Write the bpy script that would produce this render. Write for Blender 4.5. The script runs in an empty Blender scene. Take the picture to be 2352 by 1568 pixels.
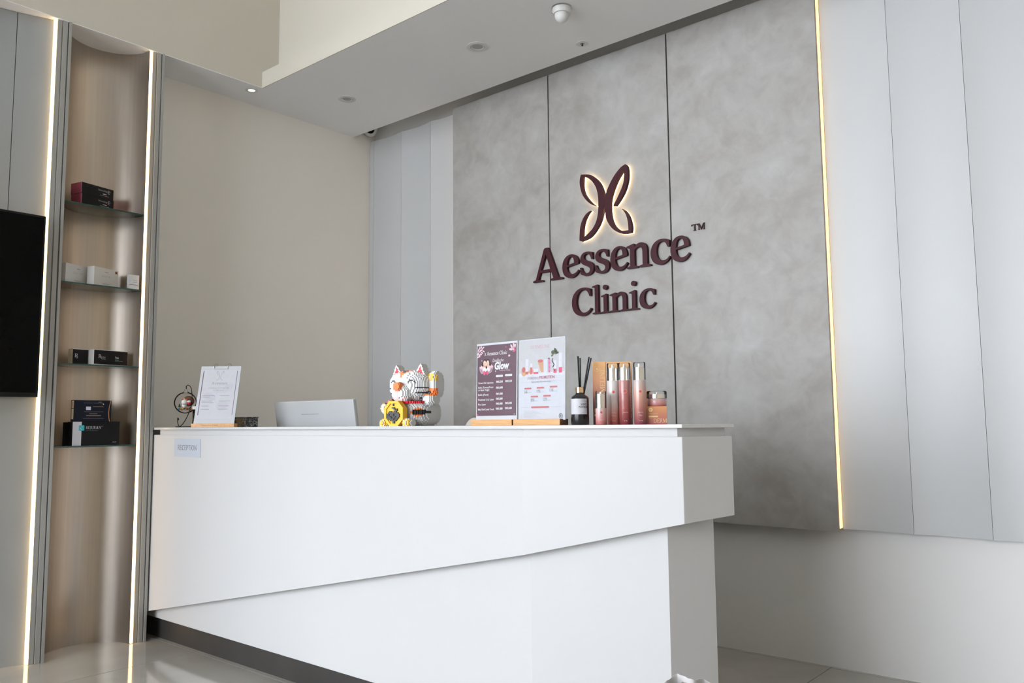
import bpy, bmesh, math, random
from mathutils import Vector, Matrix
random.seed(7)
S = bpy.context.scene
COL = S.collection

# ------------------------------------------------------------------ camera
YAW, PITCH, ROLL, F_PX = math.radians(40.43475), math.radians(5.58301), math.radians(-0.525026), 1897.54
cam_h = 1.15
fw = Vector((-math.sin(YAW)*math.cos(PITCH), math.cos(YAW)*math.cos(PITCH), math.sin(PITCH)))
rt = Vector((math.cos(YAW), math.sin(YAW), 0)); up = rt.cross(fw)
r2 = rt*math.cos(ROLL)+up*math.sin(ROLL); u2 = -rt*math.sin(ROLL)+up*math.cos(ROLL)
cd = bpy.data.cameras.new('camera'); cam = bpy.data.objects.new('camera', cd); COL.objects.link(cam)
cd.sensor_fit = 'HORIZONTAL'; cd.sensor_width = 36.0; cd.lens = F_PX/2352*36; cd.clip_start = .05
cam.matrix_world = Matrix(((r2.x,u2.x,-fw.x,0),(r2.y,u2.y,-fw.y,0),(r2.z,u2.z,-fw.z,cam_h),(0,0,0,1)))
S.camera = cam

# ------------------------------------------------------------------ world (overcast daylight outside the shop front)
W = bpy.data.worlds.new('sky'); S.world = W; W.use_nodes = True
bgn = W.node_tree.nodes['Background']
bgn.inputs[0].default_value = (.90, .955, 1.04, 1); bgn.inputs[1].default_value = 11.3
S.view_settings.view_transform = 'Standard'; S.view_settings.look = 'None'
S.view_settings.gamma = 1; S.view_settings.use_curve_mapping = False
S.view_settings.exposure = 0.0
S.cycles.max_bounces = 7; S.cycles.diffuse_bounces = 4; S.cycles.glossy_bounces = 4; S.cycles.adaptive_threshold = .14; S.cycles.adaptive_min_samples = 16
S.cycles.transparent_max_bounces = 16; S.cycles.use_denoising = True
S.cycles.sample_clamp_indirect = 6

# room limits (metres); the camera stands at x=0, y=0
XL, XR, YF, YB = -4.76, 3.4, -6.6, 4.0       # left beige wall, right wall, shop front, sign wall
ZC, ZT = 3.27, 4.8                           # soffit underside, void ceiling
XN = -4.469                                  # face of the niche and bulkhead block
XFAR = -10.0                                 # the hall runs on to the left, nearer the street than the television bay
WX0, WX1, WZ0, WZ1 = -8.8, .35, .06, 4.65      # shop-front glazing opening
pl = bpy.data.lights.new('daylight_portal', 'AREA'); pl.shape = 'RECTANGLE'
pl.size = WX1-WX0; pl.size_y = WZ1-WZ0; pl.cycles.is_portal = True
po = bpy.data.objects.new('daylight_portal', pl); COL.objects.link(po)
po.location = ((WX0+WX1)/2, YF-.02, (WZ0+WZ1)/2); po.rotation_euler = (math.pi/2, 0, 0)

# ------------------------------------------------------------------ materials
MATS = {}
def mat(name, col=(.8,.8,.8), rough=.5, metal=0, coat=0, spec=.5, noise=0, nscale=6, bump=0, bscale=60, emit=None, estr=0, trans=0, aniso=0, stretch=None):
    if name in MATS: return MATS[name]
    m = bpy.data.materials.new(name); m.use_nodes = True; nt = m.node_tree; b = nt.nodes['Principled BSDF']
    b.inputs['Base Color'].default_value = (*col, 1); b.inputs['Roughness'].default_value = rough
    b.inputs['Metallic'].default_value = metal; b.inputs['Specular IOR Level'].default_value = spec
    b.inputs['Coat Weight'].default_value = coat; b.inputs['Coat Roughness'].default_value = .08
    b.inputs['Transmission Weight'].default_value = trans; b.inputs['Anisotropic'].default_value = aniso
    if emit: b.inputs['Emission Color'].default_value = (*emit, 1); b.inputs['Emission Strength'].default_value = estr
    if noise or bump:
        g = nt.nodes.new('ShaderNodeNewGeometry'); vec = g.outputs['Position']
        if stretch:
            mp = nt.nodes.new('ShaderNodeMapping'); mp.inputs['Scale'].default_value = stretch
            nt.links.new(vec, mp.inputs[0]); vec = mp.outputs[0]
    if noise:
        n = nt.nodes.new('ShaderNodeTexNoise'); n.inputs['Scale'].default_value = nscale; n.inputs['Detail'].default_value = 5
        nt.links.new(vec, n.inputs['Vector'])
        r = nt.nodes.new('ShaderNodeValToRGB'); r.color_ramp.elements[0].position = .32; r.color_ramp.elements[1].position = .68
        r.color_ramp.elements[0].color = (*[c*(1-noise) for c in col], 1); r.color_ramp.elements[1].color = (*[min(1, c*(1+noise)) for c in col], 1)
        nt.links.new(n.outputs[0], r.inputs[0]); nt.links.new(r.outputs[0], b.inputs['Base Color'])
    if bump:
        n2 = nt.nodes.new('ShaderNodeTexNoise'); n2.inputs['Scale'].default_value = bscale; n2.inputs['Detail'].default_value = 3
        nt.links.new(vec, n2.inputs['Vector'])
        bp = nt.nodes.new('ShaderNodeBump'); bp.inputs['Strength'].default_value = bump; bp.inputs['Distance'].default_value = .002
        nt.links.new(n2.outputs[0], bp.inputs['Height']); nt.links.new(bp.outputs[0], b.inputs['Normal'])
    MATS[name] = m; return m
def clear(name, tint=(1,1,1), ior=1.45, rough=.02, opac=0., col=(1,1,1)):
    """thin clear sheet: see-through with a fresnel reflection"""
    if name in MATS: return MATS[name]
    m = bpy.data.materials.new(name); m.use_nodes = True; nt = m.node_tree; nt.nodes.clear()
    o = nt.nodes.new('ShaderNodeOutputMaterial'); mx = nt.nodes.new('ShaderNodeMixShader'); f = nt.nodes.new('ShaderNodeFresnel')
    f.inputs[0].default_value = ior
    t = nt.nodes.new('ShaderNodeBsdfTransparent'); t.inputs[0].default_value = (*tint, 1)
    g = nt.nodes.new('ShaderNodeBsdfGlossy'); g.inputs['Roughness'].default_value = rough
    src = t.outputs[0]
    if opac:
        d = nt.nodes.new('ShaderNodeBsdfDiffuse'); d.inputs[0].default_value = (*col, 1)
        m2 = nt.nodes.new('ShaderNodeMixShader'); m2.inputs[0].default_value = opac
        nt.links.new(t.outputs[0], m2.inputs[1]); nt.links.new(d.outputs[0], m2.inputs[2]); src = m2.outputs[0]
    nt.links.new(f.outputs[0], mx.inputs[0]); nt.links.new(src, mx.inputs[1]); nt.links.new(g.outputs[0], mx.inputs[2]); nt.links.new(mx.outputs[0], o.inputs[0])
    MATS[name] = m; return m
def gradient(name, stops, rough=.35, metal=0, coat=.3, axis='Z'):
    """colour ramp along the object's own height (generated coordinates)"""
    if name in MATS: return MATS[name]
    m = bpy.data.materials.new(name); m.use_nodes = True; nt = m.node_tree; b = nt.nodes['Principled BSDF']
    tc = nt.nodes.new('ShaderNodeTexCoord'); sp = nt.nodes.new('ShaderNodeSeparateXYZ'); r = nt.nodes.new('ShaderNodeValToRGB')
    nt.links.new(tc.outputs['Generated'], sp.inputs[0]); nt.links.new(sp.outputs[axis], r.inputs[0]); nt.links.new(r.outputs[0], b.inputs['Base Color'])
    e = r.color_ramp.elements
    e[0].position, e[0].color = stops[0][0], (*stops[0][1], 1); e[1].position, e[1].color = stops[-1][0], (*stops[-1][1], 1)
    for p, c in stops[1:-1]:
        k = e.new(p); k.color = (*c, 1)
    b.inputs['Roughness'].default_value = rough; b.inputs['Metallic'].default_value = metal; b.inputs['Coat Weight'].default_value = coat
    MATS[name] = m; return m

M_white   = mat('white_wall_paint', (.78,.775,.76), .6, bump=.03, bscale=180)
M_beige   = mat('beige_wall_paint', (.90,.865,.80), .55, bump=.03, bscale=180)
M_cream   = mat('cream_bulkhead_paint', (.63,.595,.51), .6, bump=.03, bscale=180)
M_soffit  = mat('white_ceiling_paint', (.90,.90,.90), .7, bump=.03, bscale=180)
M_flute   = mat('white_satin_panel', (.54,.55,.55), .42, bump=.02, bscale=120)
M_desk    = mat('white_gloss_lacquer', (.555,.555,.55), .42, coat=.0, bump=.008, bscale=25)
M_counter = mat('white_solid_surface', (.57,.57,.56), .25, coat=.2, noise=.02, nscale=30)
M_kick    = mat('dark_metal_kick', (.05,.046,.042), .45, metal=.3, noise=.08, nscale=8)
M_pil     = mat('grey_taupe_metal', (.38,.375,.35), .45, metal=.3, noise=.012, nscale=30, stretch=(1,1,.05))
M_led     = mat('warm_led', (1,.9,.7), .5, emit=(1,.62,.26), estr=6.0)
M_led2    = mat('amber_led', (1,.8,.5), .5, emit=(1,.60,.27), estr=1.7)
M_edge    = mat('grey_panel_edge', (.22,.21,.20), .5, noise=.1)
M_black   = mat('black_plastic', (.006,.006,.006), .4, noise=.2, spec=.25)
M_screen  = mat('black_screen', (.002,.002,.002), .22, noise=.2, nscale=3, spec=.08)
M_groove  = mat('black_joint', (.02,.02,.02), .7, noise=.1)
M_burg    = mat('burgundy_acrylic', (.050,.007,.012), .5, noise=.05, spec=.25)
M_halo    = mat('sign_light', (1,.9,.7), .5, emit=(1,.72,.38), estr=4.2)
M_plast   = mat('white_plastic', (.70,.70,.68), .4, noise=.02)
M_wood    = mat('light_wood', (.66,.36,.145), .45, noise=.12, nscale=14, stretch=(1,12,12))
M_wood_d  = mat('dark_wood_end', (.16,.07,.03), .55, noise=.15, nscale=30)
M_silver  = mat('polished_silver', (.86,.85,.84), .24, metal=1, noise=.02)
M_steel   = mat('grey_steel', (.45,.45,.44), .3, metal=1, noise=.05)
M_gold    = mat('pale_gold', (.86,.66,.42), .18, metal=1, noise=.03)
M_fabric  = mat('beige_fabric', (.62,.57,.49), .85, noise=.06, nscale=80, bump=.2, bscale=300)
M_clear   = clear('clear_acrylic', (.985,.99,.99), 1.3)
M_pane    = clear('window_glass', (.985,.985,.985), 1.3)
M_glass   = clear('green_glass', (.86,.95,.90), 1.5)
M_gedge   = mat('glass_edge_green', (.006,.05,.032), .1, coat=.5, noise=.1)

def brushed(name, col, rough, aniso=.6):
    m = mat(name, col, rough, metal=1, noise=.05, nscale=60, stretch=(1,1,.02), aniso=aniso)
    return m
M_niche = brushed('brushed_bronze_steel', (.50,.445,.385), .37)
M_tvpan = mat('grey_satin_laminate', (.36,.38,.385), .28, metal=.5, noise=.02, nscale=4)

def concrete():
    m = bpy.data.materials.new('trowelled_concrete'); m.use_nodes = True; nt = m.node_tree; b = nt.nodes['Principled BSDF']
    g = nt.nodes.new('ShaderNodeNewGeometry')
    mp = nt.nodes.new('ShaderNodeMapping'); mp.inputs['Rotation'].default_value = (.3, .7, .2)
    n1 = nt.nodes.new('ShaderNodeTexNoise'); n1.inputs['Scale'].default_value = 3.2; n1.inputs['Detail'].default_value = 9; n1.inputs['Roughness'].default_value = .62; n1.inputs['Distortion'].default_value = .45
    n2 = nt.nodes.new('ShaderNodeTexNoise'); n2.inputs['Scale'].default_value = 11; n2.inputs['Detail'].default_value = 6; n2.inputs['Distortion'].default_value = .7
    nt.links.new(g.outputs['Position'], mp.inputs[0]); nt.links.new(mp.outputs[0], n1.inputs['Vector']); nt.links.new(mp.outputs[0], n2.inputs['Vector'])
    r1 = nt.nodes.new('ShaderNodeValToRGB'); e = r1.color_ramp.elements
    e[0].position, e[0].color = .33, (.335,.317,.290,1); e[1].position, e[1].color = .70, (.435,.428,.414,1)
    r2_ = nt.nodes.new('ShaderNodeValToRGB'); e = r2_.color_ramp.elements
    e[0].position, e[0].color = .35, (.92,.91,.90,1); e[1].position, e[1].color = .65, (1.04,1.04,1.04,1)
    mx = nt.nodes.new('ShaderNodeMix'); mx.data_type = 'RGBA'; mx.blend_type = 'MULTIPLY'; mx.inputs[0].default_value = 1
    nt.links.new(n1.outputs[0], r1.inputs[0]); nt.links.new(n2.outputs[0], r2_.inputs[0])
    nt.links.new(r1.outputs[0], mx.inputs[6]); nt.links.new(r2_.outputs[0], mx.inputs[7]); nt.links.new(mx.outputs[2], b.inputs['Base Color'])
    b.inputs['Roughness'].default_value = .55
    bp = nt.nodes.new('ShaderNodeBump'); bp.inputs['Strength'].default_value = .06; bp.inputs['Distance'].default_value = .003
    nt.links.new(n2.outputs[0], bp.inputs['Height']); nt.links.new(bp.outputs[0], b.inputs['Normal'])
    return m
M_conc = concrete()

def tile_material():
    m = mat('polished_porcelain', (.43,.405,.365), .09, coat=.35, noise=.10, nscale=2.4)
    return m
M_tile = tile_material()
M_grout = mat('tile_grout', (.16,.15,.135), .8, noise=.1)

# ------------------------------------------------------------------ mesh helpers
def link(o, parent=None):
    COL.objects.link(o)
    if parent: o.parent = parent
    return o
def thing(name, label, cat, loc=(0,0,0), rz=0, group=None, kind=None):
    o = bpy.data.objects.new(name, None); COL.objects.link(o); o.location = loc; o.rotation_euler = (0,0,rz); o.empty_display_size = .05
    tag(o, label, cat, group, kind); return o
def tag(o, label=None, cat=None, group=None, kind=None):
    if label: o['label'] = label
    if cat: o['category'] = cat
    if group: o['group'] = group
    if kind: o['kind'] = kind
    return o
class MB:
    def __init__(s): s.v = []; s.f = []; s.m = []; s.cur = 0
    def add(s, vs, fs):
        b = len(s.v); s.v += [tuple(v) for v in vs]; s.f += [tuple(i+b for i in f) for f in fs]; s.m += [s.cur]*len(fs); return s
    def box(s, x0, x1, y0, y1, z0, z1):
        return s.add([(x,y,z) for z in (z0,z1) for y in (y0,y1) for x in (x0,x1)], [(0,2,3,1),(4,5,7,6),(0,1,5,4),(2,6,7,3),(0,4,6,2),(1,3,7,5)])
    def prism(s, poly, z0, z1):
        n = len(poly); a = [z0]*n if not isinstance(z0, (list,tuple)) else z0; b = [z1]*n if not isinstance(z1, (list,tuple)) else z1
        vs = [(p[0],p[1],a[i]) for i,p in enumerate(poly)]+[(p[0],p[1],b[i]) for i,p in enumerate(poly)]
        return s.add(vs, [tuple(range(n-1,-1,-1)), tuple(range(n,2*n))]+[(i,(i+1)%n,n+(i+1)%n,n+i) for i in range(n)])
    def lathe(s, prof, n=32, c=(0,0,0), cap=True):
        vs = []; fs = []; k = len(prof)
        for i in range(n):
            a = 2*math.pi*i/n
            for r,z in prof: vs.append((c[0]+r*math.cos(a), c[1]+r*math.sin(a), c[2]+z))
        for i in range(n):
            j = (i+1)%n
            for q in range(k-1): fs.append((i*k+q, j*k+q, j*k+q+1, i*k+q+1))
        if cap:
            if prof[0][0] > 1e-6: fs.append(tuple(i*k for i in range(n-1,-1,-1)))
            if prof[-1][0] > 1e-6: fs.append(tuple(i*k+k-1 for i in range(n)))
        return s.add(vs, fs)
    def tube(s, pts, r, n=10, closed=False):
        P = [Vector(p) for p in pts]; k = len(P); vs = []; fs = []
        ref = Vector((0,0,1))
        for i,p in enumerate(P):
            t = (P[(i+1)%k]-P[i-1]) if (closed or 0 < i < k-1) else (P[1]-P[0] if i == 0 else P[-1]-P[-2])
            t.normalize(); a = t.cross(ref)
            if a.length < 1e-4: a = t.cross(Vector((1,0,0)))
            a.normalize(); b = t.cross(a); rr = r[i] if isinstance(r,(list,tuple)) else r
            for j in range(n):
                w = 2*math.pi*j/n; vs.append(p+a*rr*math.cos(w)+b*rr*math.sin(w))
        for i in range(k if closed else k-1):
            i2 = (i+1)%k
            for j in range(n): fs.append((i*n+j, i*n+(j+1)%n, i2*n+(j+1)%n, i2*n+j))
        if not closed: fs += [tuple(range(n-1,-1,-1)), tuple((k-1)*n+j for j in range(n))]
        return s.add(vs, fs)
    def ball(s, c, r, nu=20, nv=12):
        r = (r,r,r) if not isinstance(r,(tuple,list)) else r
        vs = [(c[0],c[1],c[2]-r[2])]; fs = []
        for i in range(1,nv):
            a = -math.pi/2+math.pi*i/nv
            for j in range(nu):
                b = 2*math.pi*j/nu; vs.append((c[0]+r[0]*math.cos(a)*math.cos(b), c[1]+r[1]*math.cos(a)*math.sin(b), c[2]+r[2]*math.sin(a)))
        vs.append((c[0],c[1],c[2]+r[2])); top = len(vs)-1
        for j in range(nu):
            fs.append((0, 1+(j+1)%nu, 1+j)); fs.append((top, top-nu+j, top-nu+(j+1)%nu))
            for i in range(nv-2):
                o = 1+i*nu; fs.append((o+j, o+(j+1)%nu, o+nu+(j+1)%nu, o+nu+j))
        return s.add(vs, fs)
    def build(s, name, mats, parent=None, bevel=0, smooth=None, loc=None, rot=None, recalc=True, seg=2):
        me = bpy.data.meshes.new(name); me.from_pydata(s.v, [], s.f); me.validate(verbose=False)
        if not isinstance(mats, (list,tuple)): mats = [mats]
        for m in mats: me.materials.append(m)
        if len(s.m) == len(me.polygons): me.polygons.foreach_set('material_index', s.m)
        if recalc or bevel:
            b = bmesh.new(); b.from_mesh(me)
            if recalc: bmesh.ops.recalc_face_normals(b, faces=b.faces)
            if bevel:
                ed = [e for e in b.edges if len(e.link_faces) == 2 and e.calc_face_angle(0) > .6]
                bmesh.ops.bevel(b, geom=ed, offset=bevel, segments=seg, affect='EDGES', profile=.5, clamp_overlap=True)
            b.to_mesh(me); b.free()
        if smooth is not None:
            me.polygons.foreach_set('use_smooth', [True]*len(me.polygons)); me.set_sharp_from_angle(angle=math.radians(smooth))
        me.update(); o = bpy.data.objects.new(name, me); link(o, parent)
        if loc is not None: o.location = loc
        if rot is not None: o.rotation_euler = rot
        return o
def chaikin(p, n=2):
    for _ in range(n):
        q = [p[0]]
        for a, b in zip(p[:-1], p[1:]): q += [tuple(.75*u+.25*w for u, w in zip(a, b)), tuple(.25*u+.75*w for u, w in zip(a, b))]
        p = q+[p[-1]]
    return p
def struct(name, mb, m, **k):
    return tag(mb.build(name, m, **k), kind='structure')
def box(x0,x1,y0,y1,z0,z1): return MB().box(x0,x1,y0,y1,z0,z1)
def arc(cx, cy, r, a0, a1, n): return [(cx+r*math.cos(a0+(a1-a0)*i/n), cy+r*math.sin(a0+(a1-a0)*i/n)) for i in range(n+1)]

# ------------------------------------------------------------------ 2D outlines: SVG-like paths -> polylines, filled with tessellation
from mathutils.geometry import tessellate_polygon
def path(d, n=8):
    tok = d.replace(',', ' ').split(); out = []; cur = []; i = 0; cmd = None; p = (0,0)
    while i < len(tok):
        if tok[i] in 'MLCZ': cmd = tok[i]; i += 1
        if cmd == 'Z': out.append(cur); cur = []; continue
        if cmd == 'M': p = (float(tok[i]), float(tok[i+1])); cur = [p]; i += 2; cmd = 'L'
        elif cmd == 'L': p = (float(tok[i]), float(tok[i+1])); cur.append(p); i += 2
        elif cmd == 'C':
            q = [p]+[(float(tok[i+2*k]), float(tok[i+2*k+1])) for k in range(3)]; i += 6
            for k in range(1, n+1):
                t = k/n; a = (1-t)**3; b = 3*(1-t)**2*t; c = 3*(1-t)*t*t; e = t**3
                cur.append(tuple(a*q[0][w]+b*q[1][w]+c*q[2][w]+e*q[3][w] for w in (0,1)))
            p = q[3]
    return out
def smooth_loop(pts, sharp=(), n=5):
    """Catmull-Rom through pts (closed) with corners kept at the given indices"""
    k = len(pts); out = []
    for i in range(k):
        p1, p2 = Vector(pts[i]), Vector(pts[(i+1)%k])
        p0 = Vector(pts[i-1]) if i not in sharp else p1-(p2-p1)*.3
        p3 = Vector(pts[(i+2)%k]) if (i+1)%k not in sharp else p2+(p2-p1)*.3
        for j in range(n):
            t = j/n
            out.append(tuple(.5*((2*p1)+(-p0+p2)*t+(2*p0-5*p1+4*p2-p3)*t*t+(-p0+3*p1-3*p2+p3)*t**3)))
    return out
def solid_outline(loops, y0, y1, mb=None):
    """loops in (x,z); front face at y0, back at y1"""
    mb = mb or MB(); pts = [p for l in loops for p in l]; n = len(pts)
    tris = tessellate_polygon([[Vector((p[0],p[1],0)) for p in l] for l in loops])
    vs = [(p[0],y0,p[1]) for p in pts]+[(p[0],y1,p[1]) for p in pts]; fs = []
    for t in tris: fs.append(tuple(t)); fs.append(tuple(i+n for i in reversed(t)))
    o = 0
    for l in loops:
        k = len(l)
        for i in range(k): a, b = o+i, o+(i+1)%k; fs.append((a, b, b+n, a+n))
        o += k
    return mb.add(vs, fs)

GL = {  # bold old-style serif, cap height 700, x-height 470
'A': (810, 'M 0 0 L 0 30 L 75 48 L 312 690 L 345 712 L 432 712 L 700 50 L 810 30 L 810 0 L 481 0 L 481 30 L 560 48 L 505 190 L 205 190 L 152 48 L 278 30 L 278 0 Z M 226 245 L 484 245 L 360 575 Z'),
'e': (455, 'M 452 118 C 405 45 335 -12 235 -12 C 95 -12 12 85 12 225 C 12 375 110 482 245 482 C 370 482 440 395 440 300 L 432 270 L 138 222 C 142 120 195 66 285 66 C 345 66 395 98 430 140 Z M 140 262 L 325 296 C 325 380 295 432 240 432 C 180 432 142 375 140 262 Z'),
's': (370, 'M 335 455 L 338 318 L 300 318 C 290 385 250 434 195 434 C 150 434 122 412 122 374 C 122 330 165 312 220 290 C 300 258 362 220 362 135 C 362 40 285 -12 185 -12 C 125 -12 80 5 38 28 L 22 168 L 62 168 C 78 90 125 36 190 36 C 240 36 268 65 268 103 C 268 150 225 168 165 192 C 90 222 33 260 33 340 C 33 425 100 482 190 482 C 250 482 300 470 335 455 Z'),
'n': (569, 'M 0 0 L 0 28 L 80 45 L 80 392 L 0 415 L 0 440 L 172 484 L 188 476 L 190 412 C 225 452 275 484 340 484 C 440 484 490 415 490 310 L 490 45 L 569 28 L 569 0 L 300 0 L 300 28 L 378 45 L 378 290 C 378 370 350 402 300 402 C 250 402 205 375 190 345 L 190 45 L 265 28 L 265 0 Z'),
'c': (425, 'M 422 112 C 380 42 310 -12 220 -12 C 95 -12 15 85 15 225 C 15 375 115 482 250 482 C 320 482 375 462 410 440 L 410 322 L 368 316 C 345 395 310 434 250 434 C 180 434 140 365 140 250 C 140 130 195 64 285 64 C 335 64 378 92 400 135 Z'),
'C': (655, 'M 648 148 C 595 58 490 -14 365 -14 C 160 -14 30 130 30 340 C 30 560 180 714 400 714 C 500 714 570 692 630 660 L 630 486 L 585 480 C 555 590 490 658 400 658 C 260 658 175 540 175 360 C 175 180 270 66 420 66 C 510 66 580 112 622 176 Z'),
'l': (305, 'M 15 0 L 15 28 L 95 45 L 95 662 L 10 684 L 10 708 L 190 746 L 207 738 L 207 45 L 290 28 L 290 0 Z'),
'i': (305, 'M 15 0 L 15 28 L 95 45 L 95 392 L 15 414 L 15 438 L 190 484 L 207 476 L 207 45 L 290 28 L 290 0 Z M 78 648 C 78 614 110 588 150 588 C 190 588 222 614 222 650 C 222 686 190 712 150 712 C 110 712 78 684 78 648 Z'),
# lighter capitals for printing
'R': (620, 'M 0 0 L 0 30 L 70 40 L 70 660 L 0 670 L 0 700 L 320 700 C 450 700 520 630 520 525 C 520 430 460 370 370 352 L 560 45 L 620 30 L 620 0 L 480 0 L 270 340 L 165 340 L 165 40 L 250 30 L 250 0 Z M 165 385 L 290 385 C 380 385 420 440 420 522 C 420 605 380 655 295 655 L 165 655 Z'),
'E': (540, 'M 0 0 L 0 30 L 70 40 L 70 660 L 0 670 L 0 700 L 510 700 L 515 540 L 480 540 L 450 655 L 165 655 L 165 385 L 340 385 L 360 450 L 390 450 L 390 270 L 360 270 L 340 338 L 165 338 L 165 45 L 460 45 L 500 170 L 535 170 L 525 0 Z'),
'P': (540, 'M 0 0 L 0 30 L 70 40 L 70 660 L 0 670 L 0 700 L 320 700 C 460 700 535 620 535 510 C 535 390 450 315 310 315 L 165 315 L 165 40 L 260 30 L 260 0 Z M 165 360 L 290 360 C 390 360 430 420 430 508 C 430 600 385 655 290 655 L 165 655 Z'),
'T': (600, 'M 165 0 L 165 30 L 250 40 L 250 655 L 75 655 L 45 530 L 5 530 L 15 700 L 585 700 L 595 530 L 555 530 L 525 655 L 350 655 L 350 40 L 435 30 L 435 0 Z'),
'I': (250, 'M 0 0 L 0 30 L 75 40 L 75 660 L 0 670 L 0 700 L 250 700 L 250 670 L 172 660 L 172 40 L 250 30 L 250 0 Z'),
'O': (720, 'M 360 -14 C 570 -14 700 140 700 350 C 700 560 570 714 360 714 C 150 714 20 560 20 350 C 20 140 150 -14 360 -14 Z M 360 40 C 210 40 130 170 130 350 C 130 530 210 660 360 660 C 510 660 590 530 590 350 C 590 170 510 40 360 40 Z'),
'N': (720, 'M 0 0 L 0 30 L 80 42 L 80 655 L 0 670 L 0 700 L 175 700 L 560 170 L 560 658 L 470 670 L 470 700 L 715 700 L 715 670 L 625 658 L 625 0 L 575 0 L 145 590 L 145 42 L 235 30 L 235 0 Z'),
'D': (690, 'M 0 0 L 0 30 L 70 40 L 70 660 L 0 670 L 0 700 L 310 700 C 540 700 670 570 670 355 C 670 140 540 0 310 0 Z M 165 45 L 300 45 C 470 45 560 160 560 352 C 560 545 470 655 300 655 L 165 655 Z'),
'M': (860, 'M 0 0 L 0 30 L 80 42 L 80 658 L 0 670 L 0 700 L 195 700 L 430 180 L 660 700 L 855 700 L 855 670 L 775 658 L 775 42 L 855 30 L 855 0 L 595 0 L 595 30 L 680 42 L 680 585 L 415 0 L 390 0 L 140 560 L 140 42 L 225 30 L 225 0 Z'),
'L': (520, 'M 0 0 L 0 30 L 70 40 L 70 660 L 0 670 L 0 700 L 260 700 L 260 670 L 165 660 L 165 45 L 440 45 L 480 190 L 515 190 L 505 0 Z'),
'J': (330, 'M 60 700 L 60 670 L 140 660 L 140 100 C 140 0 110 -60 30 -90 L 0 -120 C 150 -110 235 -40 235 110 L 235 660 L 320 670 L 320 700 Z'),
'U': (690, 'M 0 700 L 0 670 L 75 660 L 75 250 C 75 80 180 -14 345 -14 C 510 -14 610 80 610 250 L 610 660 L 685 670 L 685 700 L 455 700 L 455 670 L 545 660 L 545 250 C 545 110 470 45 360 45 C 245 45 172 110 172 250 L 172 660 L 255 670 L 255 700 Z'),
}
def glyph(ch, n=8):
    w, d = GL[ch]; return w, path(d, n)
def serif_text(s, h, track=60):
    """polylines of a word, cap height h, origin at left of the baseline -> loops list per glyph, width"""
    k = h/700; x = 0; out = []
    for ch in s:
        if ch == ' ': x += 260; continue
        w, loops = glyph(ch, 4); out.append([[((x+p[0])*k, p[1]*k) for p in l] for l in loops]); x += w+track
    return out, (x-track)*k
_tc = {}
def sans(s, bold=0, shear=0):
    """triangles of a word in the built-in typeface, size 1"""
    key = (s, bold, shear)
    if key not in _tc:
        c = bpy.data.curves.new('t', 'FONT'); c.body = s; c.size = 1; c.resolution_u = 2; c.offset = bold; c.shear = shear
        o = bpy.data.objects.new('t', c); me = bpy.data.meshes.new_from_object(o)
        vs = [(v.co.x, v.co.y) for v in me.vertices]; fs = [tuple(p.vertices) for p in me.polygons]
        bpy.data.objects.remove(o); bpy.data.curves.remove(c); bpy.data.meshes.remove(me)
        x0 = min((v[0] for v in vs), default=0); x1 = max((v[0] for v in vs), default=1)
        _tc[key] = ([(v[0]-x0, v[1]) for v in vs], fs, x1-x0)
    return _tc[key]
class Print:
    """flat print on a face: x to the right, z up, facing -y"""
    def __init__(s): s.mb = MB(); s.mats = []; s.lay = 0
    def ink(s, m):
        if m not in s.mats: s.mats.append(m)
        s.mb.cur = s.mats.index(m); s.lay += 1; return s
    def y(s): return -.00003*s.lay
    def poly(s, pts):
        y = s.y(); t = tessellate_polygon([[Vector((p[0],p[1],0)) for p in pts]])
        s.mb.add([(p[0],y,p[1]) for p in pts], [tuple(q) for q in t]); return s
    def rect(s, x0, x1, z0, z1): return s.poly([(x0,z0),(x1,z0),(x1,z1),(x0,z1)])
    def pill(s, x0, x1, z0, z1):
        r = (z1-z0)/2; zc = (z0+z1)/2
        return s.poly(arc(x1-r, zc, r, -math.pi/2, math.pi/2, 8)+arc(x0+r, zc, r, math.pi/2, 1.5*math.pi, 8))
    def oval(s, cx, cz, rx, rz, rot=0, n=18):
        c, q = math.cos(rot), math.sin(rot)
        return s.poly([(cx+rx*math.cos(a)*c-rz*math.sin(a)*q, cz+rx*math.cos(a)*q+rz*math.sin(a)*c) for a in [2*math.pi*i/n for i in range(n)]])
    def text(s, body, x, z, h, w=None, align='L', bold=0, shear=0):
        vs, fs, tw = sans(body, bold, shear); k = h/.69; kx = k if w is None else w/tw
        off = {'L':0,'C':-tw*kx/2,'R':-tw*kx}[align]; y = s.y()
        s.mb.add([(x+off+v[0]*kx, y, z+v[1]*k) for v in vs], fs); return s
    def serif(s, body, x, z, h, w=None, align='L', track=60):
        gl, tw = serif_text(body, h, track); kx = 1 if w is None else w/tw
        off = {'L':0,'C':-tw*kx/2,'R':-tw*kx}[align]; y = s.y()
        for loops in gl:
            pts = [p for l in loops for p in l]; t = tessellate_polygon([[Vector((p[0],p[1],0)) for p in l] for l in loops])
            s.mb.add([(x+off+p[0]*kx, y, z+p[1]) for p in pts], [tuple(q) for q in t])
        return s
    def loop(s, pts): return s.poly(pts)
    def build(s, name, parent, loc=(0,0,0), rot=(0,0,0)):
        return tag(s.mb.build(name, s.mats, parent, loc=loc, rot=rot, recalc=False), kind='stuff')
def ink(name, col, rough=.5, metal=0): return mat('ink_'+name, col, rough, metal=metal, noise=.02, nscale=50)
I_black = ink('black', (.015,.015,.017)); I_white = ink('white', (.62,.62,.62)); I_grey = ink('grey', (.30,.30,.32)); I_lgrey = ink('light_grey', (.33,.33,.36))
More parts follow.
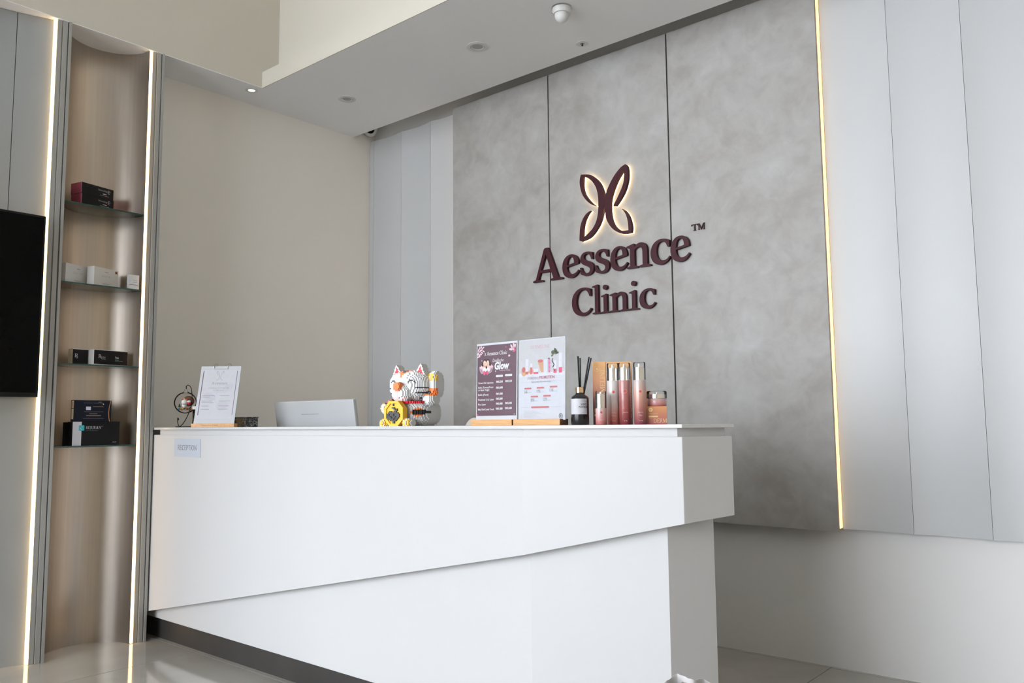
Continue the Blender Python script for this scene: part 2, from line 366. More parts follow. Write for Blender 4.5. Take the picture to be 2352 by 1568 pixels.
I_plum = ink('plum', (.105,.055,.075), .3); I_pink = ink('pale_pink', (.66,.47,.51)); I_rose = ink('rose', (.55,.08,.16)); I_coral = ink('coral', (.46,.12,.12))
I_skin = ink('skin', (.72,.46,.36)); I_hair = ink('dark_brown', (.035,.02,.018)); I_green = ink('leaf_green', (.09,.11,.06)); I_tan = ink('tan', (.50,.28,.16))
I_paper = ink('paper', (.55,.55,.585)); I_palep = ink('pale_blue_paper', (.47,.51,.57)); I_gold = ink('gold_foil', (.92,.70,.36), .3, .35); I_teal = ink('teal', (.03,.42,.48))
I_blue = ink('blue', (.03,.12,.35)); I_cream = ink('cream', (.74,.58,.36)); I_rline = ink('red_line', (.25,.06,.07)); I_navy = ink('navy', (.006,.009,.018), .25)

# ================================================================== SETTING
# floor: polished tiles on a grout bed
fl = struct('floor', MB().box(XL-.1, XR+.1, YF-.1, YB+.1, -.08, -.004).box(XFAR-.1, XL-.1, YF-.1, .04, -.08, -.004), M_grout)
TX, TY, TS = -4.055, 2.245, .865
cache = {}
for i in range(-7, 11):
    for j in range(-11, 4):
        x0, x1 = max(TX+i*TS+.002, XL if TY+j*TS > -.7 else XFAR), min(TX+(i+1)*TS-.002, XR)
        y0, y1 = max(TY+j*TS+.002, YF), min(TY+(j+1)*TS-.002, YB)
        if x1-x0 < .02 or y1-y0 < .02: continue
        key = (round(x1-x0,4), round(y1-y0,4))
        if key not in cache:
            o = box(0, x1-x0, 0, y1-y0, -.006, 0).build('tile', M_tile, fl); cache[key] = o
        else:
            o = cache[key].copy(); link(o, fl)
        o.location = (x0, y0, 0)

# left side: recessed beige wall, niche block, bulkhead
struct('wall_left', MB().box(XL-.12, XL, 1.55, YB+.1, 0, 3.7).box(XL, XN-.118, 2.1855, 2.1895, 0, ZC), M_beige)
struct('wall_left_return', box(XFAR, XN-.321, -.06, .04, 0, ZT), M_beige)
struct('wall_far_left', box(XFAR-.1, XFAR, YF, .04, 0, ZT), M_beige)
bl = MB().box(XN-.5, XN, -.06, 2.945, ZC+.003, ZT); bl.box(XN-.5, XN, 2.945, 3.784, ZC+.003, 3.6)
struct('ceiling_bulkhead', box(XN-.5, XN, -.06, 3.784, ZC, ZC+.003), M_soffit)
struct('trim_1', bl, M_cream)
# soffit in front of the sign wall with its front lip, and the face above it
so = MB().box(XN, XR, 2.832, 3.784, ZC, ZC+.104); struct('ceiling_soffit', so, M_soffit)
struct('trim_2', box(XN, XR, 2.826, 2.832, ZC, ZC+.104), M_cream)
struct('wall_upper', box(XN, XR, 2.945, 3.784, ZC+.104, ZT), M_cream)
struct('ceiling_cove', box(XL-.1, XR, 3.784, YB+.1, 3.62, ZT), M_soffit)
struct('ceiling', MB().box(XN, XR, -.06, 2.945, ZT, ZT+.1).box(XFAR, XR, YF, -.06, ZT, ZT+.1), M_soffit)
struct('wall_right', box(XR, XR+.1, YF, YB+.1, 0, ZT), mat('tan_wall_covering', (.84,.71,.53), .6, noise=.03, nscale=5))
wf = MB().box(XFAR, WX0, YF-.1, YF, 0, ZT).box(WX1, XR, YF-.1, YF, 0, ZT).box(WX0, WX1, YF-.1, YF, WZ1, ZT).box(WX0, WX1, YF-.1, YF, 0, WZ0)
struct('wall_front', wf, M_white)
w1 = struct('window_1', MB().box(WX0, WX1, YF-.08, YF-.04, WZ0, WZ0+.05).box(WX0, WX1, YF-.08, YF-.04, WZ1-.05, WZ1), M_black)
nm = 7
for i in range(nm+1):
    x = WX0+(WX1-WX0)*i/nm; a = max(WX0, x-.025); b = min(WX1, x+.025)
    box(a, b, YF-.08, YF-.04, WZ0+.05, WZ1-.05).build('mullion', M_black, w1)
for i in range(nm):
    x0 = WX0+(WX1-WX0)*i/nm+.025; x1 = WX0+(WX1-WX0)*(i+1)/nm-.025
    box(x0, x1, YF-.063, YF-.057, WZ0+.05, WZ1-.05).build('pane', M_pane, w1)
struct('pavement', box(-22, 14, -20, YF-.1, -.2, -.1), mat('pale_paving', (.42,.42,.41), .8, noise=.08, nscale=2))

# sign wall: plain lower wall, white scalloped panels, concrete panels
wb = struct('wall_back', box(XL-.1, XR, YB, YB+.1, 0, 3.7), M_white)
YW, ZP0, ZP1 = 3.945, .645, 3.272
def scallop(x0, x1, depth=.018):
    n = 14; w = x1-x0; f = []
    for i in range(n+1):
        t = i/n; f.append((x0+w*t, YW+depth*(1-(2*t-1)**2)))
    return MB().prism(f+[(x1, YB), (x0, YB)], ZP0, ZP1)
edges = [-4.76, -4.712, -4.404, -4.098, -3.79]
box(-4.758, -4.713, YW, YB, ZP0, ZP1).build('edge_strip', M_flute, wb)
for a, b in zip(edges[1:-1], edges[2:]): scallop(a+.0008, b-.0008).build('scalloped_panel', M_flute, wb, smooth=30)
x = -1.3615
while x < XR-.3:
    scallop(x+.0008, x+.3055-.0008).build('scalloped_panel', M_flute, wb, smooth=30); x += .3055
box(-3.789, -1.374, 3.925, YB, ZP0+.02, ZP1-.01).build('panel_backing', M_groove, wb)
YC, CX = 3.9, [-3.834, -3.0135, -2.1865, -1.367]
for k in range(3):
    a = CX[k]+(0 if k == 0 else .0045); b = CX[k+1]-(0 if k == 2 else .0045)
    o = box(a, b, YC, YC+.015, .637, 3.283).build('concrete_panel', [M_conc], wb)

# left niche block: pilasters, TV bay panels
YP1, YP2 = 1.617, 2.124        # left edges of the two pilasters
nich = thing('display_niche', 'tall curved brushed-steel wall niche with four glass shelves', 'display niche', (XN, 1.905, 0))
def niche_part(name, mb, m, **k):
    o = mb.build(name, m, nich, **k); o.location = (-XN, -1.905, 0); return o
for y in (YP1, YP2):
    m = MB(); Wp = .069
    poly = [(XN-.12,y),(XN-.008,y),(XN-.008,y+.022),(XN-.012,y+.022),(XN-.012,y+.026),(XN,y+.026),(XN,y+.048),(XN-.014,y+.048),(XN-.014,y+.053),(XN+.006,y+.053),(XN+.006,y+.066),(XN-.12,y+.066)]
    m.prism(poly, 0, ZC+.001); niche_part('pilaster', m, M_pil)
rc, yc = .212, (YP1+.066+YP2-.016)/2
hw = (YP2-.016-YP1-.066)/2
back = [(XN-.012-.205*math.cos(a), yc+hw*1.0*math.sin(a)) for a in [-math.pi/2+math.pi*i/48 for i in range(49)]]
out = [(XN-.26, yc+hw), (XN-.26, yc-hw)]
m = MB(); k = len(back)
m.add([(p[0],p[1],0) for p in back]+[(p[0],p[1],ZC+.001) for p in back], [(i,i+1,k+i+1,k+i) for i in range(k-1)])
cb = niche_part('curved_back', m, M_niche, smooth=60, recalc=False)
for z in (2.312, 1.888, 1.4645, 1.042):
    pts = [(XN-.012-.203*math.cos(a), yc+(hw-.002)*math.sin(a)) for a in [-math.pi/2+math.pi*i/32 for i in range(33)]]
    s = MB().prism(pts, z, z+.008); o = niche_part('shelf', s, M_glass)
    e = box(XN-.012, XN-.0115, yc-hw+.003, yc+hw-.003, z, z+.008).build('front_edge', M_gedge, o)
# warm LED lines
tag(box(XN-.024, XN-.010, YP1-.013, YP1-.001, .004, ZC-.004).build('led_strip', M_led), 'vertical warm white light line beside the television panel', 'light strip', 'vertical light lines on the left wall')
tag(box(XN-.012, XN-.004, YP2-.0145, YP2-.001, .004, ZC-.004).build('led_strip', M_led), 'vertical warm white light line at the right edge of the shelf niche', 'light strip', 'vertical light lines on the left wall')
# TV bay: shallow concave grey panels
tvw = MB(); N = 28; Y0t, Y1t = -.05, YP1-.001
def bay(y): t = (y-Y0t)/(Y1t-Y0t)*2-1; return XN-.032-.115*(1-abs(t)**2.6)
wbay = struct('wall_left_bay', box(XN-.32, XN-.16, Y0t, Y1t, 0, ZC-.002), M_tvpan)
cuts = [Y0t, .14, .80, 1.452, Y1t]
for a, b in zip(cuts[:-1], cuts[1:]):
    f = [(bay(a+.0015+(b-a-.003)*i/12), a+.0015+(b-a-.003)*i/12) for i in range(13)]
    MB().prism(f+[(XN-.165, b-.0015), (XN-.165, a+.0015)], 0, ZC-.002).build('curved_panel', M_tvpan, wbay, smooth=30)
struct('wall_left_end', box(XN-.32, XN, -.06, -.051, 0, ZC), M_pil)

# ================================================================== RECEPTION DESK
def fbot(x):   # slanted underside of the upper slab
    P = [(-4.75,.0975),(-4.447,.16),(-1.834,.70),(-1.296,.8284),(-1.213,.8457)]
    for (a,za),(b,zb) in zip(P[:-1], P[1:]):
        if x <= b: return za+(zb-za)*(x-a)/(b-a)
    return P[-1][1]
desk = thing('reception_desk', 'white faceted reception desk with slanted upper slab on recessed base', 'desk', (-2.9, 2.3, 0))
def dpart(name, mb, m, **k):
    o = mb.build(name, m, desk, **k); o.location = (2.9, -2.3, 0); return o
ZS = 1.0995
slab = [(-4.75,2.2),(-4.447,2.2),(-1.834,2.2),(-1.296,2.344),(-1.213,2.523),(-1.86,2.462),(-4.447,2.462),(-4.75,2.462)]
dpart('upper_slab', MB().prism(slab, [fbot(p[0]) for p in slab], ZS), M_desk, bevel=.0015)
base = [(-4.7,2.25),(-1.84,2.25),(-1.375,2.375),(-1.298,2.541),(-1.9,2.5),(-4.7,2.5)]
dpart('base', MB().prism(base, .113, [fbot(p[0])+.004 for p in base]), M_desk, bevel=.0012)
plin = [(-4.7,2.275),(-1.85,2.275),(-1.39,2.395),(-1.32,2.535),(-1.9,2.495),(-4.7,2.495)]
dpart('plinth', MB().prism(plin, 0, .114), M_kick)
band = [(-4.43,2.215),(-1.838,2.215),(-1.318,2.354),(-1.239,2.524),(-1.86,2.46),(-4.43,2.46)]
dpart('recessed_band', MB().prism(band, ZS-.002, 1.127), M_desk)
wk = thing('work_desk', 'white lower work desk hidden behind the reception counter', 'desk', (-3.3, 2.75, 0))
box(-1.4, 1.4, -.235, .235, .715, .74).build('desktop', M_counter, wk, bevel=.002)
for sx in (-1.36, 1.36): box(sx-.02, sx+.02, -.2, .2, 0, .715).build('side_panel', M_desk, wk)
ZK = 1.139
top = [(-4.75,2.197),(-1.832,2.197),(-1.2935,2.341),(-1.207,2.528),(-1.36,2.535),(-1.8,2.49),(-4.75,2.49)]
ct = MB().prism(top, 1.127, ZK).build('countertop', M_counter, bevel=.0012)
tag(ct, 'thin white raised countertop running along the reception desk', 'countertop')

# reception notice
t = thing('reception_notice', 'small pale blue RECEPTION paper stuck on the white desk front', 'notice', (-4.103, 2.1985, .985))
sh = smooth = None
box(-.134, .134, -.0003, .0006, 0, .094).build('paper', I_palep, t)
Print().ink(ink('dark_grey',(.10,.10,.12))).serif('RECEPTION', 0, .036, .026, .196, 'C', 50).build('lettering', t, (0,-.0004,0))

# ================================================================== WALL SIGN
YS = 3.865; YLT = 3.879; KL = YLT/YS
sg = thing('clinic_sign', 'raised burgundy Aessence Clinic lettering on the concrete panel', 'sign', (-2.6, YC, 1.75))
def spart(name, mb, m, parent=None, **k):
    o = mb.build(name, m, parent or sg, **k)
    if parent is None: o.location = (2.6, -YC, -1.75)
    return o
def word(chars, base, h):
    for ch, a, b in chars:
        w, loops = glyph(ch, 10); xs = [p[0] for l in loops for p in l]; lo, hi = min(xs), max(xs); k = h/700
        L = [[(a+(p[0]-lo)/(hi-lo)*(b-a), base+p[1]*k) for p in l] for l in loops]
        L = [[(p[0]*KL, 1.15+(p[1]-1.15)*KL) for p in l] for l in L]
        mb = MB()
        for grp in ([[l] for l in L] if ch == 'i' else [L]): solid_outline(grp, YLT, YC-.001, mb)
        spart('letter', mb, M_burg, smooth=25)
word([('A',-3.121,-2.897),('e',-2.898,-2.777),('s',-2.770,-2.673),('s',-2.665,-2.567),('e',-2.559,-2.444),('n',-2.450,-2.297),('c',-2.297,-2.177),('e',-2.175,-2.060)], 1.992, .198)
word([('C',-2.832,-2.694),('l',-2.688,-2.629),('i',-2.627,-2.571),('n',-2.569,-2.441),('i',-2.440,-2.381),('c',-2.375,-2.275)], 1.760, .158)
for ch, a, b in (('T',-2.062,-2.024),('M',-2.024,-1.983)):
    w, loops = glyph(ch, 4); k = .034/700
    spart('letter', solid_outline([[(a+p[0]/w*(b-a), 2.149+p[1]*k) for p in l] for l in loops], YC-.008, YC-.001), M_burg)
# butterfly emblem, backlit: outlines on the wall plane in metres
LG = [(-2.752,2.591),(-2.692,2.579),(-2.650,2.551),(-2.616,2.510),(-2.596,2.462),(-2.5905,2.437),(-2.5905,2.405),(-2.598,2.352),(-2.618,2.292),(-2.652,2.243),(-2.698,2.207),(-2.756,2.194),
      (-2.770,2.200),(-2.768,2.236),(-2.762,2.281),(-2.743,2.325),(-2.714,2.354),(-2.688,2.364),(-2.706,2.348),(-2.727,2.317),(-2.741,2.272),(-2.746,2.214),
      (-2.715,2.228),(-2.675,2.258),(-2.648,2.299),(-2.636,2.346),(-2.632,2.393),(-2.634,2.440),(-2.645,2.488),(-2.667,2.527),(-2.697,2.557),(-2.734,2.576),
      (-2.738,2.547),(-2.738,2.513),(-2.726,2.472),(-2.702,2.437),(-2.671,2.403),(-2.648,2.384),(-2.676,2.397),(-2.711,2.425),(-2.742,2.467),(-2.758,2.516),(-2.761,2.557)]
RG = [(-2.445,2.589),(-2.478,2.575),(-2.521,2.537),(-2.559,2.485),(-2.582,2.436),(-2.5895,2.385),(-2.587,2.340),(-2.578,2.294),(-2.552,2.248),(-2.515,2.215),(-2.468,2.194),(-2.416,2.193),
      (-2.412,2.220),(-2.418,2.258),(-2.433,2.297),(-2.459,2.329),(-2.497,2.347),(-2.472,2.334),(-2.450,2.302),(-2.437,2.257),(-2.434,2.209),
      (-2.477,2.213),(-2.512,2.236),(-2.537,2.275),(-2.548,2.320),(-2.550,2.371),(-2.543,2.415),(-2.523,2.464),(-2.495,2.513),(-2.456,2.557),
      (-2.454,2.527),(-2.460,2.486),(-2.478,2.447),(-2.503,2.406),(-2.531,2.365),(-2.514,2.361),(-2.481,2.396),(-2.452,2.437),(-2.434,2.483),(-2.428,2.526),(-2.432,2.573)]
for pts, sharp in ((LG, (0,11,12,17,21,31,37)), (RG, (0,11,16,20,29,34,35))):
    lp = smooth_loop(pts, sharp, 4)
    w = spart('emblem_wing', solid_outline([lp], YS, YS+.020), M_burg, smooth=25)
    spart('light_edge', solid_outline([lp], YS+.020, YC-.003), M_halo, w)
# amber light lines hidden behind the concrete panel edges
tag(box(-1.3665, -1.3645, 3.916, 3.952, .650, 3.27).build('led_strip', M_led2), 'amber light line along the right edge of the concrete sign panel', 'light strip', 'light lines behind the concrete panel')
tag(box(-3.8335, -3.8315, 3.916, 3.952, .650, 3.27).build('led_strip', M_led2), 'concealed amber light line along the left edge of the concrete sign panel', 'light strip', 'light lines behind the concrete panel')

# ================================================================== TELEVISION
tv = thing('television', 'large black flat television mounted on the grey bay, cut off by frame edge', 'television', (-4.53, .78, 1.294))
box(.075, .11, -.805, .805, 0, .908).build('casing', M_black, tv, bevel=.004)
box(.1085, .1125, -.793, .793, .022, .896).build('screen', M_screen, tv)
box(-.04, .075, -.2, .2, .3, .6).build('wall_mount', M_black, tv)

# ================================================================== CEILING FITTINGS
def downlight(x, y, r, label):
    t = thing('downlight', label, 'downlight', (x, y, ZC), group='recessed downlights in the soffit')
    MB().lathe([(r*.66,.0),(r*.66,-.004),(r,-.003),(r,0)], 40, cap=False).build('trim_ring', M_plast, t, smooth=40)
    MB().lathe([(r*.62,.0),(r*.62,-.0035),(r*.56,-.0035),(r*.50,-.0005)], 40, cap=False).build('inner_ring', M_plast, t, smooth=40)
    MB().lathe([(0,-.0008),(r*.50,-.0008)], 32, cap=False).build('lens', mat('grey_lens', (.42,.42,.40), .25, noise=.05), t)
    MB().lathe([(r*.61,-.0006),(r*.665,-.0006)], 32, cap=False).build('shadow_gap', M_groove, t)
downlight(-4.21, 3.294, .058, 'small round recessed downlight nearest the beige wall end of the soffit')
downlight(-3.054, 3.307, .062, 'round recessed downlight near the middle of the soffit, left of the dome')
t = thing('downlight', 'tiny round ceiling spot tucked under the cream bulkhead corner', 'downlight', (-4.545, 2.80, ZC))
MB().lathe([(.022,0),(.022,-.004),(.04,-.003),(.04,0)], 28, cap=False).build('trim_ring', M_plast, t, smooth=40)
MB().lathe([(0,-.001),(.022,-.001)], 24, cap=False).build('lens', mat('lit_lens',(1,.95,.85),.4,emit=(1,.92,.80),estr=3), t)
t = thing('dome_camera', 'white dome security camera hanging from the soffit', 'camera', (-2.43, 3.27, ZC))
MB().lathe([(.048,0),(.048,-.032),(.045,-.036)], 40).build('mount', M_plast, t, smooth=40)
MB().lathe([(.036,-.030)]+[(.037*math.cos(a), -.040-.040*math.sin(a)) for a in [i*math.pi/2/10 for i in range(11)]], 40).build('dome', M_plast, t, smooth=50)
MB().lathe([(.052,0),(.052,-.004),(.049,-.006)], 40).build('base_ring', M_steel, t, smooth=40)
box(-.049, -.0465, -.012, -.006, -.022, -.010).build('screw', M_black, t); box(-.047, -.044, -.022, -.017, -.026, -.02).build('screw', M_black, t)
t = thing('sprinkler_head', 'small recessed fire sprinkler close to the sign wall', 'sprinkler', (-2.587, 3.67, ZC))
MB().lathe([(.014,0),(.014,-.003),(.036,-.002),(.036,0)], 28, cap=False).build('escutcheon', M_plast, t, smooth=40)
MB().lathe([(0,-.001),(.018,-.001)], 20, cap=False).build('cup', M_steel, t)
MB().lathe([(.003,0),(.003,-.010),(.006,-.011),(.006,-.013)], 16).build('deflector', M_black, t)
t = thing('turret_camera', 'white turret security camera in the corner above the scalloped panels', 'camera', (-4.70, 3.90, 3.345))
MB().ball((0,0,0), .052, 28, 18).build('ball', M_plast, t, smooth=60)
fd = Vector((4.7,-3.9,-2.2)).normalized(); q = fd.to_track_quat('Z','Y').to_euler()
MB().lathe([(.034,.036),(.036,.052),(.030,.054)], 28).build('bezel', M_plast, t, smooth=40, rot=q)
MB().lathe([(0,.0545),(.029,.0545)], 28, cap=False).build('lens', M_screen, t, rot=q)
MB().lathe([(.05,0),(.05,.018)], 28).build('mount', M_plast, t, loc=(-.058,0,.0), rot=(0,math.pi/2,0), smooth=40)

# ================================================================== NICHE BOXES
def carton(name, label, cornerx, cornery, z, L, D, Hh, ang, mats, prints=None, group=None, cat='box', bev=.0008):
    """corner = left front lower corner; front faces +x turned by ang; runs towards +y"""
    t = thing(name, label, cat, (cornerx, cornery, z), math.pi/2+math.radians(ang), group)
    mb = MB(); mb.box(0, L, 0, D, 0, Hh)
    mb.m = [0,0,1,0,2,2]       # bottom, top, front, back, left end, right end
    mb.build('carton', mats, t)
    if prints: prints(t, L, D, Hh)
    return t
M_pinkb = mat('metallic_pink_card', (.40,.09,.14), .3, metal=.4, noise=.15, nscale=30)
M_blackc = mat('matt_black_card', (.007,.0065,.007), .5, noise=.1, spec=.2)
M_whitec = mat('white_card', (.62,.61,.59), .5, noise=.02)
M_navyc = mat('navy_card', (.005,.008,.018), .45, noise=.1, spec=.2)
def pr_pink(t, L, D, H):
    Print().ink(I_lgrey).text('DermaSign', L*.52, H*.62, H*.16, L*.29).text('E', L*.82, H*.5, H*.34, L*.06).text('x', L*.89, H*.68, H*.1).ink(I_pink).rect(L*.66, L*.78, H*.36, H*.42).ink(I_grey).rect(L*.57, L*.86, H*.22, H*.25).build('lettering', t, (0,-.0003,0))
    Print().ink(I_pink).rect(-.0008, .0, 0, H).build('edge_line', t, (.0008,-.0003,0))
zs = 2.3205
carton('skincare_box', 'black and pink carton lying under another on the top glass shelf', -4.492, 1.778, zs, .192, .085, .058, 14, [M_blackc, M_blackc, M_pinkb], pr_pink, 'black and pink cartons')
carton('skincare_box', 'black and pink carton stacked on top on the top glass shelf', -4.491, 1.775, zs+.0585, .192, .085, .058, 14, [M_blackc, M_blackc, M_pinkb], pr_pink, 'black and pink cartons')
def pr_white(t, L, D, H):
    Print().ink(I_lgrey).text('E L E C T R I', L*.5, H*.5, H*.11, L*.36, 'C').ink(I_grey).rect(L*.44, L*.58, H*.76, H*.80).ink(I_lgrey).rect(L*.34, L*.64, H*.13, H*.16).rect(L*.4, L*.58, H*.08, H*.10).build('lettering', t, (0,-.0003,0))
def pr_white2(t, L, D, H):
    pr_white(t, L, D, H); Print().ink(I_tan).rect(L*.86, L*.97, H*.80, H*.95).ink(I_hair).rect(L*.88, L*.95, H*.83, H*.92).build('seal', t, (0,-.0005,0))
zs = 1.8965
carton('skincare_box', 'white carton at the left end of the second glass shelf', -4.490, 1.714, zs, .165, .050, .098, 24, [M_whitec]*3, pr_white, 'white cartons on the second shelf')
carton('skincare_box', 'white carton with small bronze seal in the middle of the second shelf', -4.478, 1.852, zs, .170, .046, .098, 24, [M_whitec]*3, pr_white2, 'white cartons on the second shelf')
def pr_small(t, L, D, H):
    Print().ink(I_lgrey).rect(L*.36, L*.82, H*.60, H*.63).rect(L*.36, L*.8, H*.46, H*.5).ink(ink('lavender',(.55,.55,.72))).rect(0, L*.12, H*.48, H*.68).build('lettering', t, (0,-.0003,0))
    Print().ink(I_blue).poly([(0,H*.24),(L*.3,H*.285),(L*.6,H*.28),(L,H*.22),(L,H*.25),(L*.6,H*.31),(L*.3,H*.315),(0,H*.27)]).build('stripe', t, (0,-.0004,0))
carton('skincare_box', 'small white carton with blue stripe at right end of second shelf', -4.486, 2.040, zs, .054, .030, .078, -4, [M_whitec]*3, pr_small)
def pr_rej(t, L, D, H):
    Print().ink(I_white).serif('R', L*.13, H*.44, H*.24).ink(I_lgrey).text('EJURAN', L*.20, H*.46, H*.10, L*.13).rect(L*.21, L*.34, H*.38, H*.41).build('lettering', t, (0,-.0003,0))
def pr_rej2(t, L, D, H):
    pr_rej(t, L, D, H)
    Print().ink(I_white).text('Tensue', L*.62, H*.48, H*.12, L*.11, bold=.02).ink(I_teal).rect(L*.62, L*.73, H*.36, H*.39).ink(I_grey).rect(L*.62, L*.86, H*.29, H*.31).build('caption', t, (0,-.0003,0))
    Print().ink(I_white).rect(0, L, H*.965, H).rect(0, L, 0, H*.035).build('border', t, (0,-.0002,0))
def pr_rej1(t, L, D, H):
    pr_rej(t, L, D, H); Print().ink(I_white).rect(0, L, H*.965, H).build('border', t, (0,-.0002,0))
M_creamc = mat('cream_card_end', (.66,.56,.42), .5, noise=.12, nscale=60)
zs = 1.473
carton('skincare_box', 'black carton with cream end at left of the third glass shelf', -4.512, 1.775, zs, .080, .045, .080, 6, [M_whitec, M_blackc, M_creamc], pr_rej1, 'black and white cartons on the third shelf')
carton('skincare_box', 'long black carton with white end in the middle of the third shelf', -4.478, 1.868, zs, .198, .050, .080, 12, [M_whitec, M_blackc, M_whitec], pr_rej2, 'black and white cartons on the third shelf')
def pr_navy(t, L, D, H):
    pr = Print().ink(I_grey).rect(L*.24, L*.76, H*.86, H*.868).rect(L*.26, L*.78, H*.46, H*.467).rect(L*.24, L*.8, H*.15, H*.156).ink(ink('dim_bronze',(.16,.11,.08))).rect(L*.5, L*.78, H*.68, H*.72).rect(L*.4, L*.62, H*.36, H*.39).rect(L*.32, L*.72, H*.26, H*.31).rect(L*.64, L*.73, H*.90, H*.93)
    pr.ink(ink('lilac_label',(.62,.60,.72))).rect(L*.31, L*.44, H*.54, H*.70).ink(I_gold).oval(L*.775, H*.82, .003, .003)
    pr.ink(ink('copper_foil',(.55,.25,.10), .3, .8)).poly([(L*.965,H),(L*.93,H*.7),(L*.915,H*.45),(L*.925,H*.2),(L*.95,0),(L*.972,0),(L*.945,H*.2),(L*.937,H*.45),(L*.95,H*.7),(L*.985,H)]).build('lettering', t, (0,-.0003,0))
    Print().ink(I_cream).rect(.006, .030, H*.12, H*.60).rect(.006, .030, H*.64, H*.97).ink(I_tan).rect(.011, .025, H*.70, H*.92).build('end_label', t, (-.0003, .0355, 0), (0,0,-math.pi/2))
zs = 1.0505
def pr_rejbig(t, L, D, H):
    pr = Print().ink(I_paper).rect(0, L*.185, 0, H)
    sq = (L*.185, H*.74); r = H*.115
    pr.ink(I_teal).poly([(sq[0]+sx*(r-.004)+.004*math.cos(a), sq[1]+sz*(r-.004)+.004*math.sin(a)) for sx,sz,a0 in ((1,1,0),(-1,1,1),(-1,-1,2),(1,-1,3)) for a in [a0*math.pi/2+i*math.pi/8 for i in range(5)]])
    pr.ink(ink('pale_teal',(.35,.70,.75))).poly([(sq[0]-r*.8,sq[1]+r*.3),(sq[0]-r*.5,sq[1]-r*.3),(sq[0]+r*.3,sq[1]-r*.75),(sq[0]+r*.3,sq[1]-r*.6),(sq[0]-r*.35,sq[1]-r*.15)]).poly([(sq[0],sq[1]+r*.85),(sq[0]+r*.3,sq[1]+r*.4),(sq[0]+r*.3,sq[1]-r*.2),(sq[0]+r*.15,sq[1]+r*.3)])
    pr.ink(I_paper).serif('REJURAN', L*.275, H*.695, H*.115, L*.32).oval(L*.615, H*.80, .0018, .0018).ink(mat('ink_dark_teal',(.03,.10,.10),.5,noise=.02)).rect(L*.28, L*.52, H*.62, H*.635).ink(I_lgrey).rect(L*.85, L*.94, H*.11, H*.13).build('lettering', t, (0,-.0003,0))
carton('skincare_box', 'wide black REJURAN carton with white band and turquoise logo on bottom shelf', -4.486, 1.779, zs, .243, .055, .1225, 2, [M_navyc, M_blackc, M_blackc], pr_rejbig)
carton('skincare_box', 'slim black carton standing behind the REJURAN carton on bottom shelf', -4.549, 1.768, zs, .236, .028, .1205, 2, [M_blackc]*3)
carton('skincare_box', 'dark navy carton with copper curve lying on top of the REJURAN carton', -4.494, 1.786, zs+.1228, .192, .036, .112, 2, [M_navyc, M_navyc, M_navyc], pr_navy)

# ================================================================== COUNTER: LEFT GROUP
# clip-board price stand on a wooden foot, turned to the left of the camera
t = thing('menu_stand', 'white clipboard consultation-fee menu in a light wooden foot', 'menu stand', (-3.982, 2.279, ZK), math.radians(40))
wd = box(-.112, .112, -.024, .028, 0, .019).build('wooden_foot', M_wood, t, bevel=.001)
Print().ink(mat('ink_burnt',(.30,.15,.06),.6,noise=.05)).text('Aessence Clinic', 0, .0065, .006, .09, 'C').build('engraving', wd, (-.015,-.0244,0))
tilt = (-math.radians(17), 0, 0)
bd = MB().prism([(-.106,-.003),(.106,-.003),(.106,0),(-.106,0)], 0, .322).build('board', mat('board_plastic',(.56,.58,.61),.25,coat=.3,noise=.02), t, loc=(0,-.006,.014), rot=tilt)
pp = Print(); pp.ink(I_paper).rect(-.097, .097, .03, .300)
pp.ink(ink('pearl',(.52,.51,.56))).oval(.03, .10, .03, .025, .3).oval(-.04, .15, .035, .02, -.4).oval(.05,.2,.03,.02,.6)
pp.ink(I_plum).rect(-.092, -.088, .05, .296).rect(.088, .0905, .05, .296)
pp.ink(I_grey)
for sx in (-1, 1):
    pts = [(sx*.004,.262),(sx*.006,.276),(sx*.013,.290),(sx*.018,.292),(sx*.017,.282),(sx*.010,.270),(sx*.0115,.270),(sx*.019,.283),(sx*.0195,.294),(sx*.012,.292),(sx*.0045,.277),(sx*.002,.262),(sx*.004,.250),(sx*.012,.243),(sx*.018,.2415),(sx*.0185,.243),(sx*.012,.245),(sx*.0055,.252)]
    pp.poly(pts)
gx = -.041
for ch in 'Aessence':
    w, loops = glyph(ch, 3); kk = .016/700; y = pp.y()
    P_ = [p for l in loops for p in l]; tt = tessellate_polygon([[Vector((p[0],p[1],0)) for p in l] for l in loops])
    pp.mb.add([(gx+p[0]*kk*.96, y, .2185+p[1]*kk) for p in P_], [tuple(q_) for q_ in tt]); gx += (w-5)*kk*.96
pp.ink(I_lgrey).rect(-.03,.03,.2125,.213)
pp.ink(I_grey).text('CONSULTATION FEE', 0, .1945, .0085, .108, 'C').text('SCHEDULE', 0, .1815, .0085, .056, 'C').ink(I_lgrey).rect(-.04,.04,.1745,.175)
pp.ink(I_lgrey)
for z, a, b in ((.155,.065,.05),(.147,.038,0),(.125,.054,.058),(.117,.062,0),(.098,.038,.055),(.080,.042,.05)):
    pp.rect(-.078, -.078+a, z, z+.0032)
    if b: pp.rect(.012, .012+b, z, z+.0032)
pp.build('menu_sheet', bd, (0,-.0034,0))
for sx in (-.036, .036):
    pts = [(sx,-.004,.306),(sx-.002,-.008,.318),(sx,-.009,.330),(sx+.006,-.007,.336),(sx+.012,-.002,.334),(sx+.015,.004,.326),(sx+.014,.006,.318)]
    MB().tube(chaikin(pts), .0016, 8).build('ring', M_steel, bd, smooth=60)
box(-.038, .038, -.006, -.002, .3035, .308).build('clip_bar', M_steel, bd)
